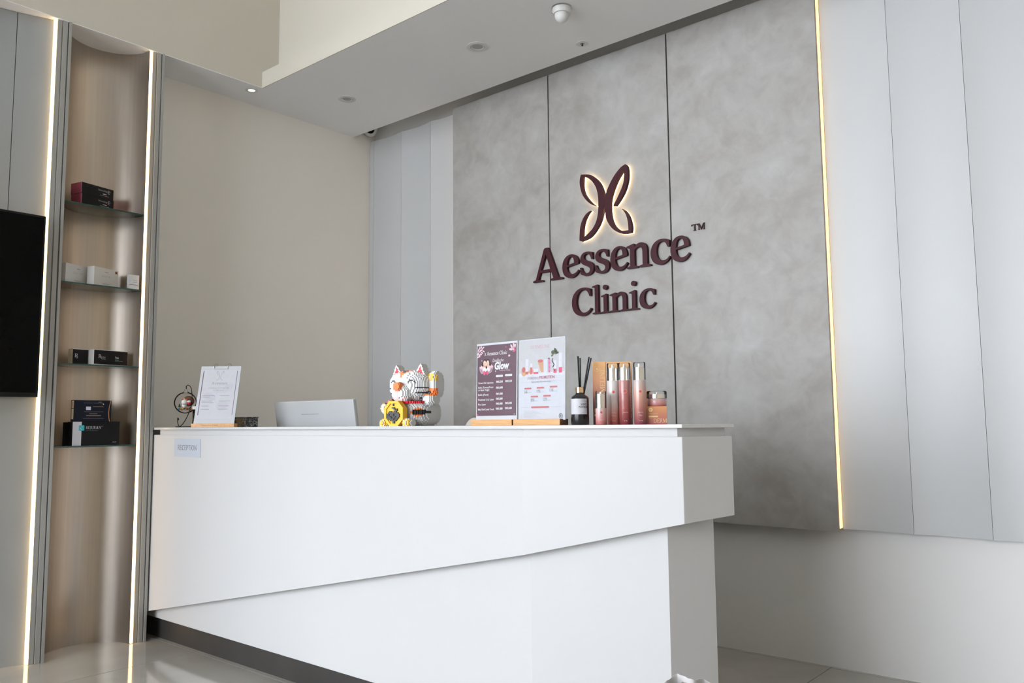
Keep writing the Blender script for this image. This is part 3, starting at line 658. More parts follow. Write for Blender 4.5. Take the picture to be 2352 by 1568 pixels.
# black stand with a hanging glass bauble
t = thing('bauble_stand', 'thin black curled wire stand holding the glass bauble', 'stand', (-4.435, 2.36, ZK))
pts = [(-.055,-.012,.050),(-.050,-.012,.044),(-.052,-.012,.040),(-.060,-.012,.046),(-.061,-.012,.056),(-.064,-.012,.04),(-.058,-.012,.018),(-.046,-.011,.004),(-.03,-.008,.006),(-.008,.0,.03),(.012,.006,.06),(.036,.014,.11),(.042,.016,.17),(.034,.014,.215),(.024,.01,.232),(.012,.004,.238),(.004,.0,.231),(.0025,.0,.222),(.006,.0,.2165)]
MB().tube(chaikin(pts), .0022, 8).build('wire', M_black, t, smooth=60)
MB().tube([(-.055,-.012,.003),(-.01,-.05,.003),(.045,-.03,.003),(.06,.02,.003),(.01,.05,.003),(-.045,.03,.003)], .0022, 8, closed=True).build('foot_ring', M_black, t, smooth=60)
g = thing('glass_bauble', 'clear glass bauble with tiny snowy winter figures inside', 'ornament', (-4.437, 2.36, ZK+.077))
R = .061
prof = [(R*math.sin(a), R-R*math.cos(a)) for a in [.02+i*(math.pi-.30)/22 for i in range(23)]]+[(.009,.1255),(.006,.136),(.004,.141),(.0005,.143)]
MB().lathe(prof, 40, cap=False).build('glass_shell', clear('bauble_glass', (.985,.985,.98), 1.12), g, smooth=60)
MB().tube([(0,.006*math.cos(a),.148+.006*math.sin(a)) for a in [i*math.pi/6 for i in range(12)]], .0012, 6, closed=True).build('loop', M_steel, g)
MB().ball((-.008,.022,.070), (.036,.030,.030), 20, 12).build('brown_backdrop', mat('brown_felt',(.16,.07,.035),.9,noise=.2,nscale=80), g, smooth=60)
fr = Vector((.86,-.5,0)); sd = Vector((.5,.86,0))
def at(f, s, z): v = fr*f+sd*s; return (v.x, v.y, z)
MB().ball(at(.036,-.004,.062), (.016,.016,.017), 14, 9).build('snow_roof', mat('snow_white',(.75,.75,.75),.7,noise=.05), g, smooth=60)
MB().ball(at(.040,-.004,.046), (.013,.013,.014), 14, 9).build('snow_figure', mat('snow_white'), g, smooth=60)
box(-.008,.008,-.002,.002,-.0015,.0015).build('dark_band', I_hair, g, loc=at(.053,-.004,.052), rot=(0,0,math.radians(60)))
MB().ball(at(.038,.020,.056), (.012,.012,.010), 12, 8).build('red_coat', mat('red_felt',(.45,.02,.03),.7,noise=.1), g, smooth=60)
MB().ball(at(.039,.020,.066), (.011,.011,.008), 12, 8).build('white_cap', mat('snow_white'), g, smooth=60)
MB().ball(at(.040,-.005,.082), .004, 10, 7).build('yellow_bead', mat('yellow_bead',(.8,.55,.12),.5,noise=.05), g, smooth=60)
for k, s_ in enumerate((-.014, .010)): MB().ball(at(.038,s_,.078), .004, 10, 7).build('red_bead', mat('red_bead',(.55,.03,.05),.5,noise=.05), g, smooth=60)
MB().lathe([(.008,0),(.002,.018),(0,.020)], 10, at(.030,-.030,.035)).build('fir_tree', mat('fir_green',(.01,.05,.02),.7,noise=.2), g)
cols = [('bead_green',(.03,.22,.08)),('bead_orange',(.75,.22,.10)),('bead_white',(.75,.75,.72)),('bead_blue',(.03,.10,.38)),('bead_lime',(.35,.5,.08)),('bead_amber',(.75,.42,.06)),('bead_coral',(.75,.25,.2)),('bead_red',(.5,.03,.05))]
for k in range(20):
    c = cols[(k*3)%8]; MB().ball(at(.030+.012*math.sin(k*2.1), -.034+.0036*k, .022+.012*((k*7)%5)/5), .005, 8, 6).build('pebble', mat(c[0], c[1], .5, noise=.05), g, smooth=60)
# clear tumbler with black foot
t = thing('tumbler', 'clear plastic tumbler with black foot behind the menu stand', 'tumbler', (-4.205, 2.315, ZK))
MB().lathe([(.034,.0),(.034,.030),(.033,.032)], 32).build('foot', M_black, t, smooth=40)
MB().lathe([(.0325,.031),(.0325,.100)], 32, cap=False).build('wall', clear('smoky_clear', (.62,.60,.58), 1.5), t, smooth=40)
MB().lathe([(.034,.096),(.035,.100),(.035,.110),(.033,.113),(.030,.110),(.030,.098)], 32, cap=False).build('rim', mat('pale_rim',(.55,.58,.55),.3,noise=.05), t, smooth=40)
# marble box
mm = bpy.data.materials.new('black_marble'); mm.use_nodes = True; nt = mm.node_tree; b_ = nt.nodes['Principled BSDF']
g_ = nt.nodes.new('ShaderNodeNewGeometry'); n_ = nt.nodes.new('ShaderNodeTexNoise'); n_.inputs['Scale'].default_value = 38; n_.inputs['Detail'].default_value = 4; n_.inputs['Distortion'].default_value = 2.2
r_ = nt.nodes.new('ShaderNodeValToRGB'); e = r_.color_ramp.elements; e[0].position = .47; e[0].color = (.012,.012,.012,1); e[1].position = .53; e[1].color = (.012,.012,.012,1); k_ = e.new(.50); k_.color = (.45,.44,.40,1)
nt.links.new(g_.outputs['Position'], n_.inputs['Vector']); nt.links.new(n_.outputs[0], r_.inputs[0]); nt.links.new(r_.outputs[0], b_.inputs['Base Color']); b_.inputs['Roughness'].default_value = .25
t = thing('marble_box', 'low black marbled box beside the clipboard menu', 'box', (-3.99, 2.442, ZK), math.radians(0))
box(-.098,.098,-.036,.038,0,.046).build('body', mm, t, bevel=.0015); box(-.1,.1,-.038,.040,.0465,.052).build('lid', mm, t, bevel=.001)
# all-in-one computer seen from behind
t = thing('desktop_computer', 'white desktop computer seen from behind over the counter', 'computer', (-3.64, 2.70, .74))
rot = (math.radians(9), 0, 0)
body = MB(); body.box(-.345,.345,0,.022,0,.42); o = body.build('back_shell', mat('white_shell',(.52,.535,.54),.35,coat=.2,noise=.02), t, bevel=.006, loc=(0,0,.118), rot=rot)
box(-.335,.335,.0222,.0232,.01,.41).build('screen', M_screen, o)
box(-.10,.05,-.0006,.0,.348,.3505).build('vent_slot', M_edge, o)
sn = MB().prism([(-.09,.0),(.09,.0),(.09,.012),(-.09,.012)], 0, .26); sn.build('stand_neck', M_plast, t, loc=(0,-.02,.0), rot=(math.radians(4),0,0))
box(-.1,.1,-.06,.11,0,.008).build('stand_foot', M_plast, t, bevel=.002)
# chair behind the desk
t = thing('office_chair', 'beige chair with a rounded metal-rimmed back just above the counter', 'chair', (-2.87, 3.09, 0))
oval = [(.108*math.cos(a), .95+.226*math.sin(a)) for a in [2*math.pi*i/40 for i in range(40)]]
solid_outline([oval], -.025, .025).build('backrest', M_fabric, t, bevel=.012, smooth=50)
MB().tube([(p[0]*1.04, 0, .95+(p[1]-.95)*1.025) for p in oval], .0075, 8, closed=True).build('back_rim', M_steel, t, smooth=60)
MB().lathe([(.20,.43),(.225,.45),(.225,.49),(.20,.51)], 36, (0,.24,0)).build('seat', M_fabric, t, smooth=50)
MB().tube([(0,.02,.74),(0,.03,.55),(0,.10,.42),(0,.24,.42)], .012, 10).build('back_bar', M_steel, t, smooth=60)
MB().lathe([(.025,.06),(.025,.43)], 16, (0,.24,0)).build('column', M_steel, t, smooth=40)
for k in range(5):
    a = 2*math.pi*k/5+.3; MB().tube([(0,.24,.08),(.26*math.cos(a),.24+.26*math.sin(a),.03)], [.018,.012], 8).build('leg', M_steel, t, smooth=60)
    MB().ball((.26*math.cos(a),.24+.26*math.sin(a),.02), .02, 10, 8).build('castor', M_black, t, smooth=60)

# ================================================================== BRICK-BUILT LUCKY CAT
def lucky_cat():
    v = .0050
    root = thing('lucky_cat', 'white toy-brick lucky cat with tiger stripes holding a yellow coin', 'figurine', (-2.515, 2.338, ZK), math.radians(6))
    cw = mat('brick_white',(.62,.62,.61),.35,noise=.02); co = mat('brick_orange',(.85,.20,.025),.35,noise=.02); cy = mat('brick_yellow',(.88,.50,.015),.35,noise=.02)
    cr = mat('brick_red',(.55,.012,.03),.35,noise=.02); cb_ = mat('brick_black',(.018,.02,.022),.35,noise=.02); cp = mat('brick_pink',(.85,.50,.50),.35,noise=.02); cl = mat('brick_tan',(.85,.55,.25),.35,noise=.02)
    PAL = [cw, co, cy, cr, cb_, cp, cl]; Wt, O, Yw, Rd, Bk, Pk, Tn = range(7)
    def ell(x,y,z,c,r,n=2.4): return abs((x-c[0])/r[0])**n+abs((y-c[1])/r[1])**n+abs((z-c[2])/r[2])**n <= 1
    parts = {}
    def cell(p, key, col):
        parts.setdefault(p, {})[key] = col
    COIN = ["00000010000000","00000000000000","00000111000000","00000001101000","00000000111000","00111001110000","01111111111100","11011110111110","11110111101110","11111011011100","01111110111000","00011111110000","00000011000000","00000011000000"]
    rng = range
    for i in rng(-26, 27):
        for j in rng(-28, 22):
            for k in rng(0, 52):
                x, y, z = i*v, j*v, (k+.5)*v; key = (i,j,k)
                # coin in front
                cx, cz, cr_ = -.006, .050, .0505
                if -.126 <= y <= -.104 and z < .104:
                    a, b = abs(x-cx), abs(z-cz)
                    if a <= cr_ and b <= cr_ and a+b <= cr_*1.42:
                        col = Yw
                        if y <= -.1218:
                            if not (a <= cr_-.009 and b <= cr_-.009 and a+b <= cr_*1.42-.012): pass
                            else:
                                gx_ = int((x-cx)/.0049+7); gz = int((.087-z)/.0056)
                                if 0 <= gz < 14 and 0 <= gx_ < 14 and COIN[gz][gx_] == '1': col = Bk
                                elif y <= -.1245: continue
                        cell('coin', key, col); continue
                # feet with claws
                hit = False
                for sx in (-1, 1):
                    if ell(x,y,z,(cx+sx*.062,-.105,.012),(.022,.026,.018)):
                        cell('foot', key, Yw if (y < -.115 and (i % 3) != 0) else Wt); hit = True; break
                if hit: continue
                # raised arm on the viewer's right
                if ell(x,y,z,(.104,.000,.165),(.026,.034,.054),3) or ell(x,y,z,(.092,-.010,.112),(.026,.034,.030),3):
                    col = Wt
                    if z > .178 and z < .210 and y < -.012: col = Yw if (i % 4) != 0 else Wt
                    elif z < .152 and y < -.012 and .084 < x < .126 and z > .120: col = Bk if (.090 < x < .108 and .126 < z < .141) else O
                    cell('raised_arm', key, col); continue
                # lower arm on the viewer's left
                if ell(x,y,z,(-.094,-.070,.072),(.022,.026,.024)) or ell(x,y,z,(-.086,-.045,.088),(.018,.030,.020)):
                    col = Wt
                    if z > .088: col = O if (i+k) % 4 else Bk
                    elif y < -.085: col = Tn if (i*2+k) % 5 == 0 else (Yw if x > -.083 and k % 5 < 2 else Wt)
                    cell('lower_arm', key, col); continue
                # ears
                hit = False
                for sx in (-1, 1):
                    hgt = (z-.203)/.048
                    if 0 <= hgt <= 1:
                        w = (1-hgt)*.026
                        if abs(x-sx*.060-sx*.006*hgt) <= w+.002 and abs(y+.030) <= .0165:
                            inner = abs(x-sx*.060-sx*.006*hgt) < w-.006 and y < -.041 and hgt < .75
                            cell('ear_left' if sx < 0 else 'ear_right', key, Rd if inner else Wt); hit = True; break
                if hit: continue
                # nose, muzzle, head
                if ell(x,y,z,(-.004,-.104,.158),(.018,.014,.017),3): cell('nose', key, O); continue
                if ell(x,y,z,(-.004,-.075,.131),(.046,.033,.034),2.6):
                    col = Wt
                    if y < -.085:
                        d = abs(x+.004)
                        if d < .0025 and z > .104: col = Pk
                        elif abs(z-(.103+.55*max(0,d-.012)**1.0*.9)) < .0032 and d < .036 and z < .128: col = Pk
                    cell('muzzle', key, col); continue
                if ell(x,y,z,(0,-.008,.163),(.100,.082,.064),2.7):
                    col = Wt
                    fz = y < -.03
                    ax = abs(x)
                    if fz and ax > .058:
                        for zz in (.1525, .1325, .1125):
                            if abs(z-zz) < .0026 and ax > .060: col = Bk
                    if y < -.055 and .032 < ax < .066 and abs(z-(.184-((ax-.049)/.017)**2*.012)) < .0034: col = Bk
                    if z > .196:
                        u, w_ = x+.008, y+.052
                        if abs(u)+abs(w_)*1.1 < .036: col = Bk if abs(u)+abs(w_)*1.1 < .017 else O
                    cell('head', key, col); continue
                # collar
                if .090 <= z <= .102 and ell(x,y,.1,(0,-.012,.1),(.088,.082,1),2.4): cell('collar', key, Rd); continue
                if ell(x,y,z,(0,0,.052),(.094,.088,.060),2.8) and z < .1:
                    col = Wt
                    if x > .02 and y < -.01:
                        d = abs(x-.070)/.030+abs(z-.055)/.020
                        if d < 1: col = Bk if (abs(x-.070) < .020 and abs(z-.055) < .010) else O
                    cell('body', key, col)
    allc = set()
    for p in parts.values(): allc |= set(p)
    D6 = [((1,0,0),[(1,0,0),(1,1,0),(1,1,1),(1,0,1)]),((-1,0,0),[(0,0,0),(0,0,1),(0,1,1),(0,1,0)]),((0,1,0),[(0,1,0),(0,1,1),(1,1,1),(1,1,0)]),((0,-1,0),[(0,0,0),(1,0,0),(1,0,1),(0,0,1)]),((0,0,1),[(0,0,1),(1,0,1),(1,1,1),(0,1,1)]),((0,0,-1),[(0,0,0),(0,1,0),(1,1,0),(1,0,0)])]
    for name, cells in parts.items():
        mb = MB(); idx = {}
        for (i,j,k), col in cells.items():
            for d, q in D6:
                if (i+d[0],j+d[1],k+d[2]) in allc: continue
                f = []
                for c in q:
                    kk = (i+c[0],j+c[1],k+c[2])
                    if kk not in idx: idx[kk] = len(mb.v); mb.v.append(((kk[0]-.5)*v,(kk[1]-.5)*v,kk[2]*v))
                    f.append(idx[kk])
                mb.f.append(tuple(f)); mb.m.append(col)
        o = mb.build({'ear_left':'ear','ear_right':'ear'}.get(name, name), PAL, root, recalc=False)
        o['kind'] = 'stuff'
lucky_cat()

# ================================================================== COUNTER: TWO ACRYLIC POSTERS
def poster(label, x, mk, w):
    t = thing('poster_stand', label, 'poster stand', (x, 2.302, ZK), math.radians(-1.0), 'twin acrylic poster stands')
    box(-.0 if False else -w/2-.020, w/2-.020, -.022, .026, 0, .0215).build('wooden_base', [M_wood], t, bevel=.0008)
    box(w/2-.020, w/2-.0195, -.0212, .0252, .0008, .0207).build('base_end', M_wood_d, t)
    s = box(-w/2-.010, w/2-.010, 0, .0045, .018, .309).build('acrylic_sheet', mat('poster_back',(.56,.58,.62),.2,coat=.4,noise=.02), t, bevel=.0006, rot=(-math.radians(1.5),0,0), loc=(0,-.004,0))
    mk(s, w); return t
def mk_left(s, w):
    p = Print(); h = w/2-.004; p.ink(I_plum).rect(-h, h, .036, .301)
    def X(u): return -h+u*2*h
    def Z(v): return .301-v*.265
    # leaves, hearts
    p.ink(I_pink)
    for u, v, a in ((.03,.06,1.2),(.07,.075,.9),(.11,.06,.7),(.06,.03,1.3),(.10,.025,1.1),(.15,.03,.5),(.12,.10,-.5),(.16,.08,-.4),(.05,.13,-.3),(.02,.16,.2),(.09,.12,-.4),(.02,.11,1.0)): p.oval(X(u),Z(v),.0065,.0026,a)
    for u, v, a, r in ((.88,.05,-1.0,.011),(.93,.03,-1.35,.012),(.955,.05,-1.9,.011),(.86,.085,-.2,.009),(.91,.08,-.6,.008)): p.oval(X(u),Z(v),r,.0042,a)
    for u, v in ((.05,.155),(.82,.175)):
        p.oval(X(u)-.002,Z(v)+.001,.003,.0038,.3).oval(X(u)+.002,Z(v)+.0015,.003,.0038,-.3)
    p.oval(X(.12),Z(.215),.0018,.0025).oval(X(.37),Z(.285),.002,.002).oval(X(.48),Z(.375),.0022,.003)
    p.ink(I_rose).oval(X(.735),Z(.045),.0022,.003).oval(X(.96),Z(.10),.004,.003).oval(X(.95),Z(.075),.003,.006).oval(X(.93),Z(.115),.006,.0025).oval(X(.0)+.004,Z(.985),.003,.003)
    # heading
    p.ink(I_white); gx = X(.25); k = .0135/700; y = p.y()
    for word_ in ('Aessence','Clinic'):
        for ch in word_:
            w_, loops = glyph(ch, 3)
            for grp in ([[l] for l in loops] if ch == 'i' else [loops]):
                P_ = [q for l in grp for q in l]; tt = tessellate_polygon([[Vector((q[0],q[1],0)) for q in l] for l in grp])
                p.mb.add([(gx+q[0]*k*.80, y, Z(.145)+q[1]*k) for q in P_], [tuple(f) for f in tt])
            gx += w_*k*.79
        gx += 190*k
    p.text('X', X(.185), Z(.15), .012, .009).rect(X(.775),X(.79),Z(.094),Z(.092))
    p.text('Double the', X(.40), Z(.245), .0125, .055, shear=.25)
    p.text('Glow', X(.45), Z(.350), .026, .074, bold=.045, shear=.12)
    p.ink(I_pink).text('Treatment for Wellness', X(.57), Z(.377), .0042, .055)
    # two faces among petals
    p.ink(I_hair).oval(X(.20),Z(.255),.011,.0165).oval(X(.275),Z(.255),.0115,.0165).oval(X(.15),Z(.29),.007,.013,.2).oval(X(.33),Z(.29),.006,.013,-.2).rect(X(.19),X(.29),Z(.34),Z(.28))
    p.ink(I_skin).oval(X(.197),Z(.262),.0075,.0125,.1).oval(X(.272),Z(.262),.0078,.0125,-.1).poly([(X(.17),Z(.29)),(X(.21),Z(.29)),(X(.23),Z(.335)),(X(.12),Z(.335))]).poly([(X(.265),Z(.29)),(X(.31),Z(.28)),(X(.36),Z(.335)),(X(.26),Z(.335))])
    p.ink(I_rline).oval(X(.20),Z(.278),.0026,.001).oval(X(.272),Z(.278),.0026,.001)
    p.ink(I_hair).oval(X(.185),Z(.257),.0017,.0006).oval(X(.208),Z(.257),.0017,.0006).oval(X(.262),Z(.257),.0017,.0006).oval(X(.285),Z(.257),.0017,.0006)
    p.ink(I_pink)
    for u, v, a, r in ((.09,.345,1.9,.013),(.12,.335,1.8,.014),(.15,.345,1.75,.014),(.38,.34,1.2,.014),(.35,.335,1.3,.014),(.32,.345,1.4,.013),(.13,.37,2.6,.012),(.34,.37,.5,.012),(.10,.365,2.2,.012),(.365,.36,.9,.012),(.17,.385,2.8,.011),(.30,.385,.3,.011)): p.oval(X(u),Z(v),r,.0045,a)
    p.ink(I_white).oval(X(.19),Z(.352),.010,.009).oval(X(.285),Z(.352),.010,.009)
    p.ink(I_rose).oval(X(.19),Z(.392),.0065,.0085).oval(X(.268),Z(.390),.0062,.0085)
    # price table
    p.ink(I_white).pill(X(.49),X(.67),Z(.462),Z(.432)).pill(X(.72),X(.90),Z(.456),Z(.426))
    p.ink(I_grey).text('1 SESSION', X(.58), Z(.452), .004, .026, 'C').text('2 SESSIONS', X(.81), Z(.446), .004, .028, 'C')
    rows = [(.50,.565,['Slowe Fat Injection'],'RM2,200','RM3,200'),(.565,.665,['Exilis (Tummy/Front','or Back Thigh)'],'RM2,488',''),(.665,.735,['Exilis (Face)'],'RM1,888',''),(.735,.805,['Fractional Co2 Laser'],'RM2,888',''),(.805,.87,['Pico Laser'],'RM2,488','RM3,488'),(.87,.945,['Baby Skin/Crystal Touch'],'RM1,888','RM2,688')]
    p.ink(I_rline)
    for a, b, *_ in rows: p.rect(X(.02),X(.96),Z(a)-.0002,Z(a)+.0002)
    p.rect(X(.02),X(.96),Z(.945)-.0002,Z(.945)+.0002)
    for u in (.48,.705): p.rect(X(u)-.0002,X(u)+.0002,Z(.945),Z(.50))
    p.ink(I_white)
    for a, b, names, p1, p2 in rows:
        zc = (a+b)/2
        for q, nme in enumerate(names): p.text(nme, X(.035), Z(zc+.014+(q-(len(names)-1)/2)*.036), .0066, min(.0041*len(nme), .082), bold=.02)
        p.text(p1, X(.50), Z(zc+.008), .0072, .033, bold=.03)
        if p2: p.text(p2, X(.73), Z(zc+.004), .0072, .033, bold=.03)
    p.text('T&C', X(.985), Z(.988), .0035, .009, 'R')
    p.build('printed_sheet', s, (-.010,-.0006,0))
def mk_right(s, w):
    p = Print(); h = w/2-.003; z0, z1 = .022, .306
    def X(u): return -h+u*2*h
    def Z(v): return z1-v*(z1-z0)
    p.ink(ink('cool_white',(.50,.515,.56))).rect(-h,h,z0,z1)
    p.ink(ink('warm_grey_print',(.45,.45,.465))).rect(-h,h,Z(.42),z1)
    p.ink(ink('dusty_rose',(.46,.24,.26))).serif('DERMELINE', X(.47), Z(.115), .0115, .088, 'C', 90).ink(I_lgrey).rect(X(.28),X(.66),Z(.137),Z(.135))
    # product still life
    p.ink(ink('shelf_white',(.54,.55,.58))).rect(-h,h,Z(.465),Z(.42))
    p.ink(I_tan).poly([(X(.42),Z(.28)),(X(.545),Z(.285)),(X(.55),Z(.42)),(X(.49),Z(.42)),(X(.45),Z(.34))]).pill(X(.20),X(.38),Z(.425),Z(.385)).oval(X(.11),Z(.40),.013,.0165)
    p.ink(I_coral).oval(X(.48),Z(.275),.0125,.0055).oval(X(.10),Z(.375),.008,.010)
    def btl(u, top, wd, body):
        p.ink(ink('bottle_pale',(.54,.55,.60))).rect(X(u)-wd,X(u)+wd,Z(body),Z(top)); p.ink(I_rose if u > .3 else I_coral).rect(X(u)-wd,X(u)+wd,Z(.435),Z(body-.0))
    btl(.175,.24,.0065,.40); btl(.275,.30,.005,.35); btl(.38,.37,.011,.41); btl(.80,.28,.007,.385); btl(.915,.19,.007,.37)
    p.ink(I_grey).oval(X(.175),Z(.33),.0011,.0011).oval(X(.555),Z(.27),.0011,.0011).oval(X(.915),Z(.28),.0011,.0011)
    p.ink(ink('pale_box',(.50,.54,.58))).rect(X(.555),X(.64),Z(.43),Z(.26))
    p.ink(ink('magenta_strip',(.52,.12,.28))).rect(X(.655),X(.695),Z(.425),Z(.26)).ink(I_pink)
    for k in range(9): p.rect(X(.668),X(.683),Z(.275+.0165*k+.006),Z(.275+.0165*k))
    p.ink(I_green)
    for u, v, a, r in ((.78,.18,.4,.010),(.76,.165,.1,.009),(.80,.16,1.9,.010),(.83,.175,2.6,.010),(.82,.155,2.2,.010),(.755,.19,-.3,.009),(.84,.19,-2.8,.009),(.74,.215,.6,.006)): p.oval(X(u),Z(v),r,.0035,a)
    p.ink(ink('twig',(.03,.035,.03))).poly([(X(.74),Z(.25)),(X(.755),Z(.25)),(X(.745),Z(.28)),(X(.79),Z(.33)),(X(.77),Z(.36)),(X(.75),Z(.37)),(X(.745),Z(.36)),(X(.77),Z(.33)),(X(.725),Z(.285))]).poly([(X(.76),Z(.37)),(X(.80),Z(.41)),(X(.785),Z(.415))]).rect(X(.645),X(.685),Z(.255),Z(.245))
    # text
    p.ink(ink('faint_rose',(.42,.33,.37))).text('LAUNCHING', X(.19), Z(.505), .0095, .052).ink(ink('mid_rose',(.42,.15,.21))).text('PROMOTION', X(.46), Z(.50), .0105, .068, bold=.02)
    p.ink(I_lgrey).rect(X(.05),X(.95),Z(.535),Z(.533)).text('MIX & MATCH', X(.28), Z(.548), .0062, .05).text('YOUR CARE', X(.54), Z(.545), .0045, .034)
    for u, v, tx in ((.20,.615,'5%'),(.48,.612,'10%'),(.77,.605,'15%'),(.35,.72,'20%'),(.63,.715,'25%')):
        p.ink(I_coral).pill(X(u)-.017,X(u)+.017,Z(v+.010),Z(v-.010)).ink(I_lgrey).text(tx, X(u)-.018, Z(v+.062), .0115, .017).rect(X(u)+.001,X(u)+.018,Z(v+.056),Z(v+.052))
    p.ink(I_lgrey).rect(X(.05),X(.95),Z(.853),Z(.851)).ink(I_coral).pill(X(.28),X(.67),Z(.864),Z(.842))
    p.ink(I_lgrey)
    for k in range(8): p.rect(X(.11),X(.11)+.055+.028*((k*5)%4)/3,Z(.90+k*.0115),Z(.8985+k*.0115))
    p.ink(ink('stamp_grey',(.16,.19,.20)))
    c = (X(.925), Z(.965)); ro = [(c[0]+.0085*math.cos(a),c[1]+.0095*math.sin(a)) for a in [2*math.pi*i/20 for i in range(20)]]; ri = [(c[0]+.0062*math.cos(a),c[1]+.007*math.sin(a)) for a in [2*math.pi*i/20 for i in range(20)]]
    y = p.y(); p.mb.add([(q[0],y,q[1]) for q in ro+ri], [(i,(i+1)%20,20+(i+1)%20,20+i) for i in range(20)]); p.oval(c[0],c[1],.003,.0045)
    p.build('printed_sheet', s, (-.010,-.0006,0))
poster('dark plum price-list poster headed Double the Glow in a wooden base', -2.030, mk_left, .206)
poster('pale product promotion poster headed DERMELINE in a wooden base', -1.8160, mk_right, .214)

# ================================================================== COUNTER: RIGHT GROUP
t = thing('reed_diffuser', 'dark glass reed diffuser with white label and black sticks', 'diffuser', (-1.669, 2.315, ZK), math.radians(35))
r = .031
MB().lathe([(0,0),(r-.002,0),(r,.003),(r,.090),(r*.93,.096),(r*.55,.104),(.0135,.108),(.0130,.112)], 40).build('bottle', mat('black_glass',(.008,.008,.010),.08,coat=.6,noise=.1), t, smooth=40)
MB().lathe([(.0145,.110),(.0145,.128),(.0135,.129),(.008,.129)], 32).build('collar', M_gold, t, smooth=40)
for a0, a1, nm_ in ((-2.78,-.72,'label'),(-3.6,-2.86,'label')):
    n = 18; m = MB(); vs = [((r+.0004)*math.cos(a0+(a1-a0)*i/n),(r+.0004)*math.sin(a0+(a1-a0)*i/n),z) for z in (.036,.089) for i in range(n+1)]
    m.add(vs, [(i,i+1,n+2+i,n+1+i) for i in range(n)]); m.build('label', I_paper, t, recalc=False, smooth=60)
def wrap(pr, name, parent, R_, th, mats=None):
    for i, (x_, y_, z_) in enumerate(pr.mb.v):
        a = th+x_/R_; pr.mb.v[i] = ((R_-y_)*math.cos(a), (R_-y_)*math.sin(a), z_)
    return tag(pr.mb.build(name, pr.mats, parent, recalc=False), kind='stuff')
wrap(Print().ink(I_black).text('SOFT', -.001, .066, .0062, bold=.02).text('POWDER', -.008, .0575, .0062, bold=.02).ink(I_grey).text('HOME', .002, .082, .0032).text('FRAGRANCE', .0, .0775, .0028).text('200ml', .003, .041, .0026), 'lettering', t, r+.0006, math.radians(-82))
for p0, p1 in (((.002,0,.02),(-.004,.002,.236)),((.004,.004,.02),(.003,.004,.230)),((-.004,0,.02),(.034,.002,.233)),((-.004,-.004,.02),(.041,.005,.229))):
    MB().tube([p0,p1], .0026, 8).build('reed', M_black, t)

G_serum = gradient('frosted_white_to_coral', [(0,(.42,.10,.08)),(.22,(.58,.22,.17)),(.5,(.58,.48,.45)),(1,(.60,.59,.58))], .3)
G_red   = gradient('deep_red_glass', [(0,(.20,.035,.04)),(.3,(.36,.10,.09)),(1,(.46,.22,.20))], .22)
G_peach = gradient('peach_to_plum_glass', [(0,(.20,.045,.06)),(.35,(.42,.16,.13)),(.7,(.60,.34,.27)),(1,(.52,.45,.43))], .25)
G_mini  = gradient('pink_frosted', [(0,(.42,.11,.10)),(.3,(.58,.25,.23)),(1,(.62,.45,.44))], .3)
G_box   = gradient('orange_to_mauve_card', [(0,(.20,.07,.09)),(.4,(.42,.17,.15)),(.7,(.70,.34,.18)),(1,(.80,.45,.19))], .4)
G_box2  = gradient('orange_to_pink_card', [(0,(.42,.13,.14)),(.5,(.55,.20,.12)),(1,(.66,.32,.13))], .4)
def bottle(name, label, x, y, r_, hb, hs, hc, gm, lines, rz=.6, group=None):
    t = thing(name, label, 'bottle', (x, y, ZK), rz, group)
    MB().lathe([(0,0),(r_*.9,0),(r_,.003),(r_,hb-.004),(r_*.94,hb)], 36).build('glass_body', gm, t, smooth=40)
    MB().lathe([(r_*.93,hb),(r_*.93,hs),(r_*.88,hs+.001),(0,hs+.001)], 36).build('silver_collar', M_silver, t, smooth=40)
    MB().lathe([(r_*.30,hs),(r_*.30,hs+(hc-hs)*.7),(0,hs+(hc-hs)*.7)], 20).build('pump', M_silver, t, smooth=40)
    MB().lathe([(r_*.99,hb+.001),(r_*.99,hc-.003),(r_*.93,hc),(0,hc)], 36).build('clear_cap', M_clear, t, smooth=40)
    p = Print().ink(ink('emblem_red',(.60,.09,.08))).oval(0,hb*.74,r_*.20,r_*.20).ink(ink('emblem_pale',(.66,.45,.42)))
    c = [(r_*.34*math.cos(a),hb*.75+r_*.34*math.sin(a)) for a in [2*math.pi*i/16 for i in range(16)]]; c2 = [(q[0]*.9,hb*.75+(q[1]-hb*.75)*.9) for q in c]; y_ = p.y()
    p.mb.add([(q[0],y_,q[1]) for q in c+c2], [(i,(i+1)%16,16+(i+1)%16,16+i) for i in range(16)])
    p.ink(I_pink)
    for q, ln in enumerate(lines): p.text(ln, 0, hb*(.26-.07*q), .0045, min(.0022*len(ln), r_*1.15), 'C')
    p.rect(-r_*.5, r_*.5, hb*.115, hb*.12).rect(-r_*.25, r_*.25, hb*.08, hb*.09)
    wrap(p, 'print', t, r_+.0004, math.radians(-88))
    return t
bottle('serum_bottle', 'frosted white-to-coral bottle with silver cap, leftmost of three tall bottles', -1.5615, 2.360, .0205, .148, .190, .207, G_serum, ['Gommage','Cleanser'], group='tall silver-capped bottles')
bottle('serum_bottle', 'deep red bottle with silver cap, middle of three tall bottles', -1.5195, 2.366, .0205, .148, .190, .207, G_red, ['DermaTox'], group='tall silver-capped bottles')
bottle('serum_bottle', 'peach-to-plum bottle with silver cap, rightmost of three tall bottles', -1.4565, 2.360, .0205, .146, .188, .205, G_peach, ['Essence','Mist'], group='tall silver-capped bottles')
bottle('mini_bottle', 'short pink bottle with tall silver cap beside the reed diffuser', -1.569, 2.296, .0185, .055, .102, .111, G_mini, ['Serum'])
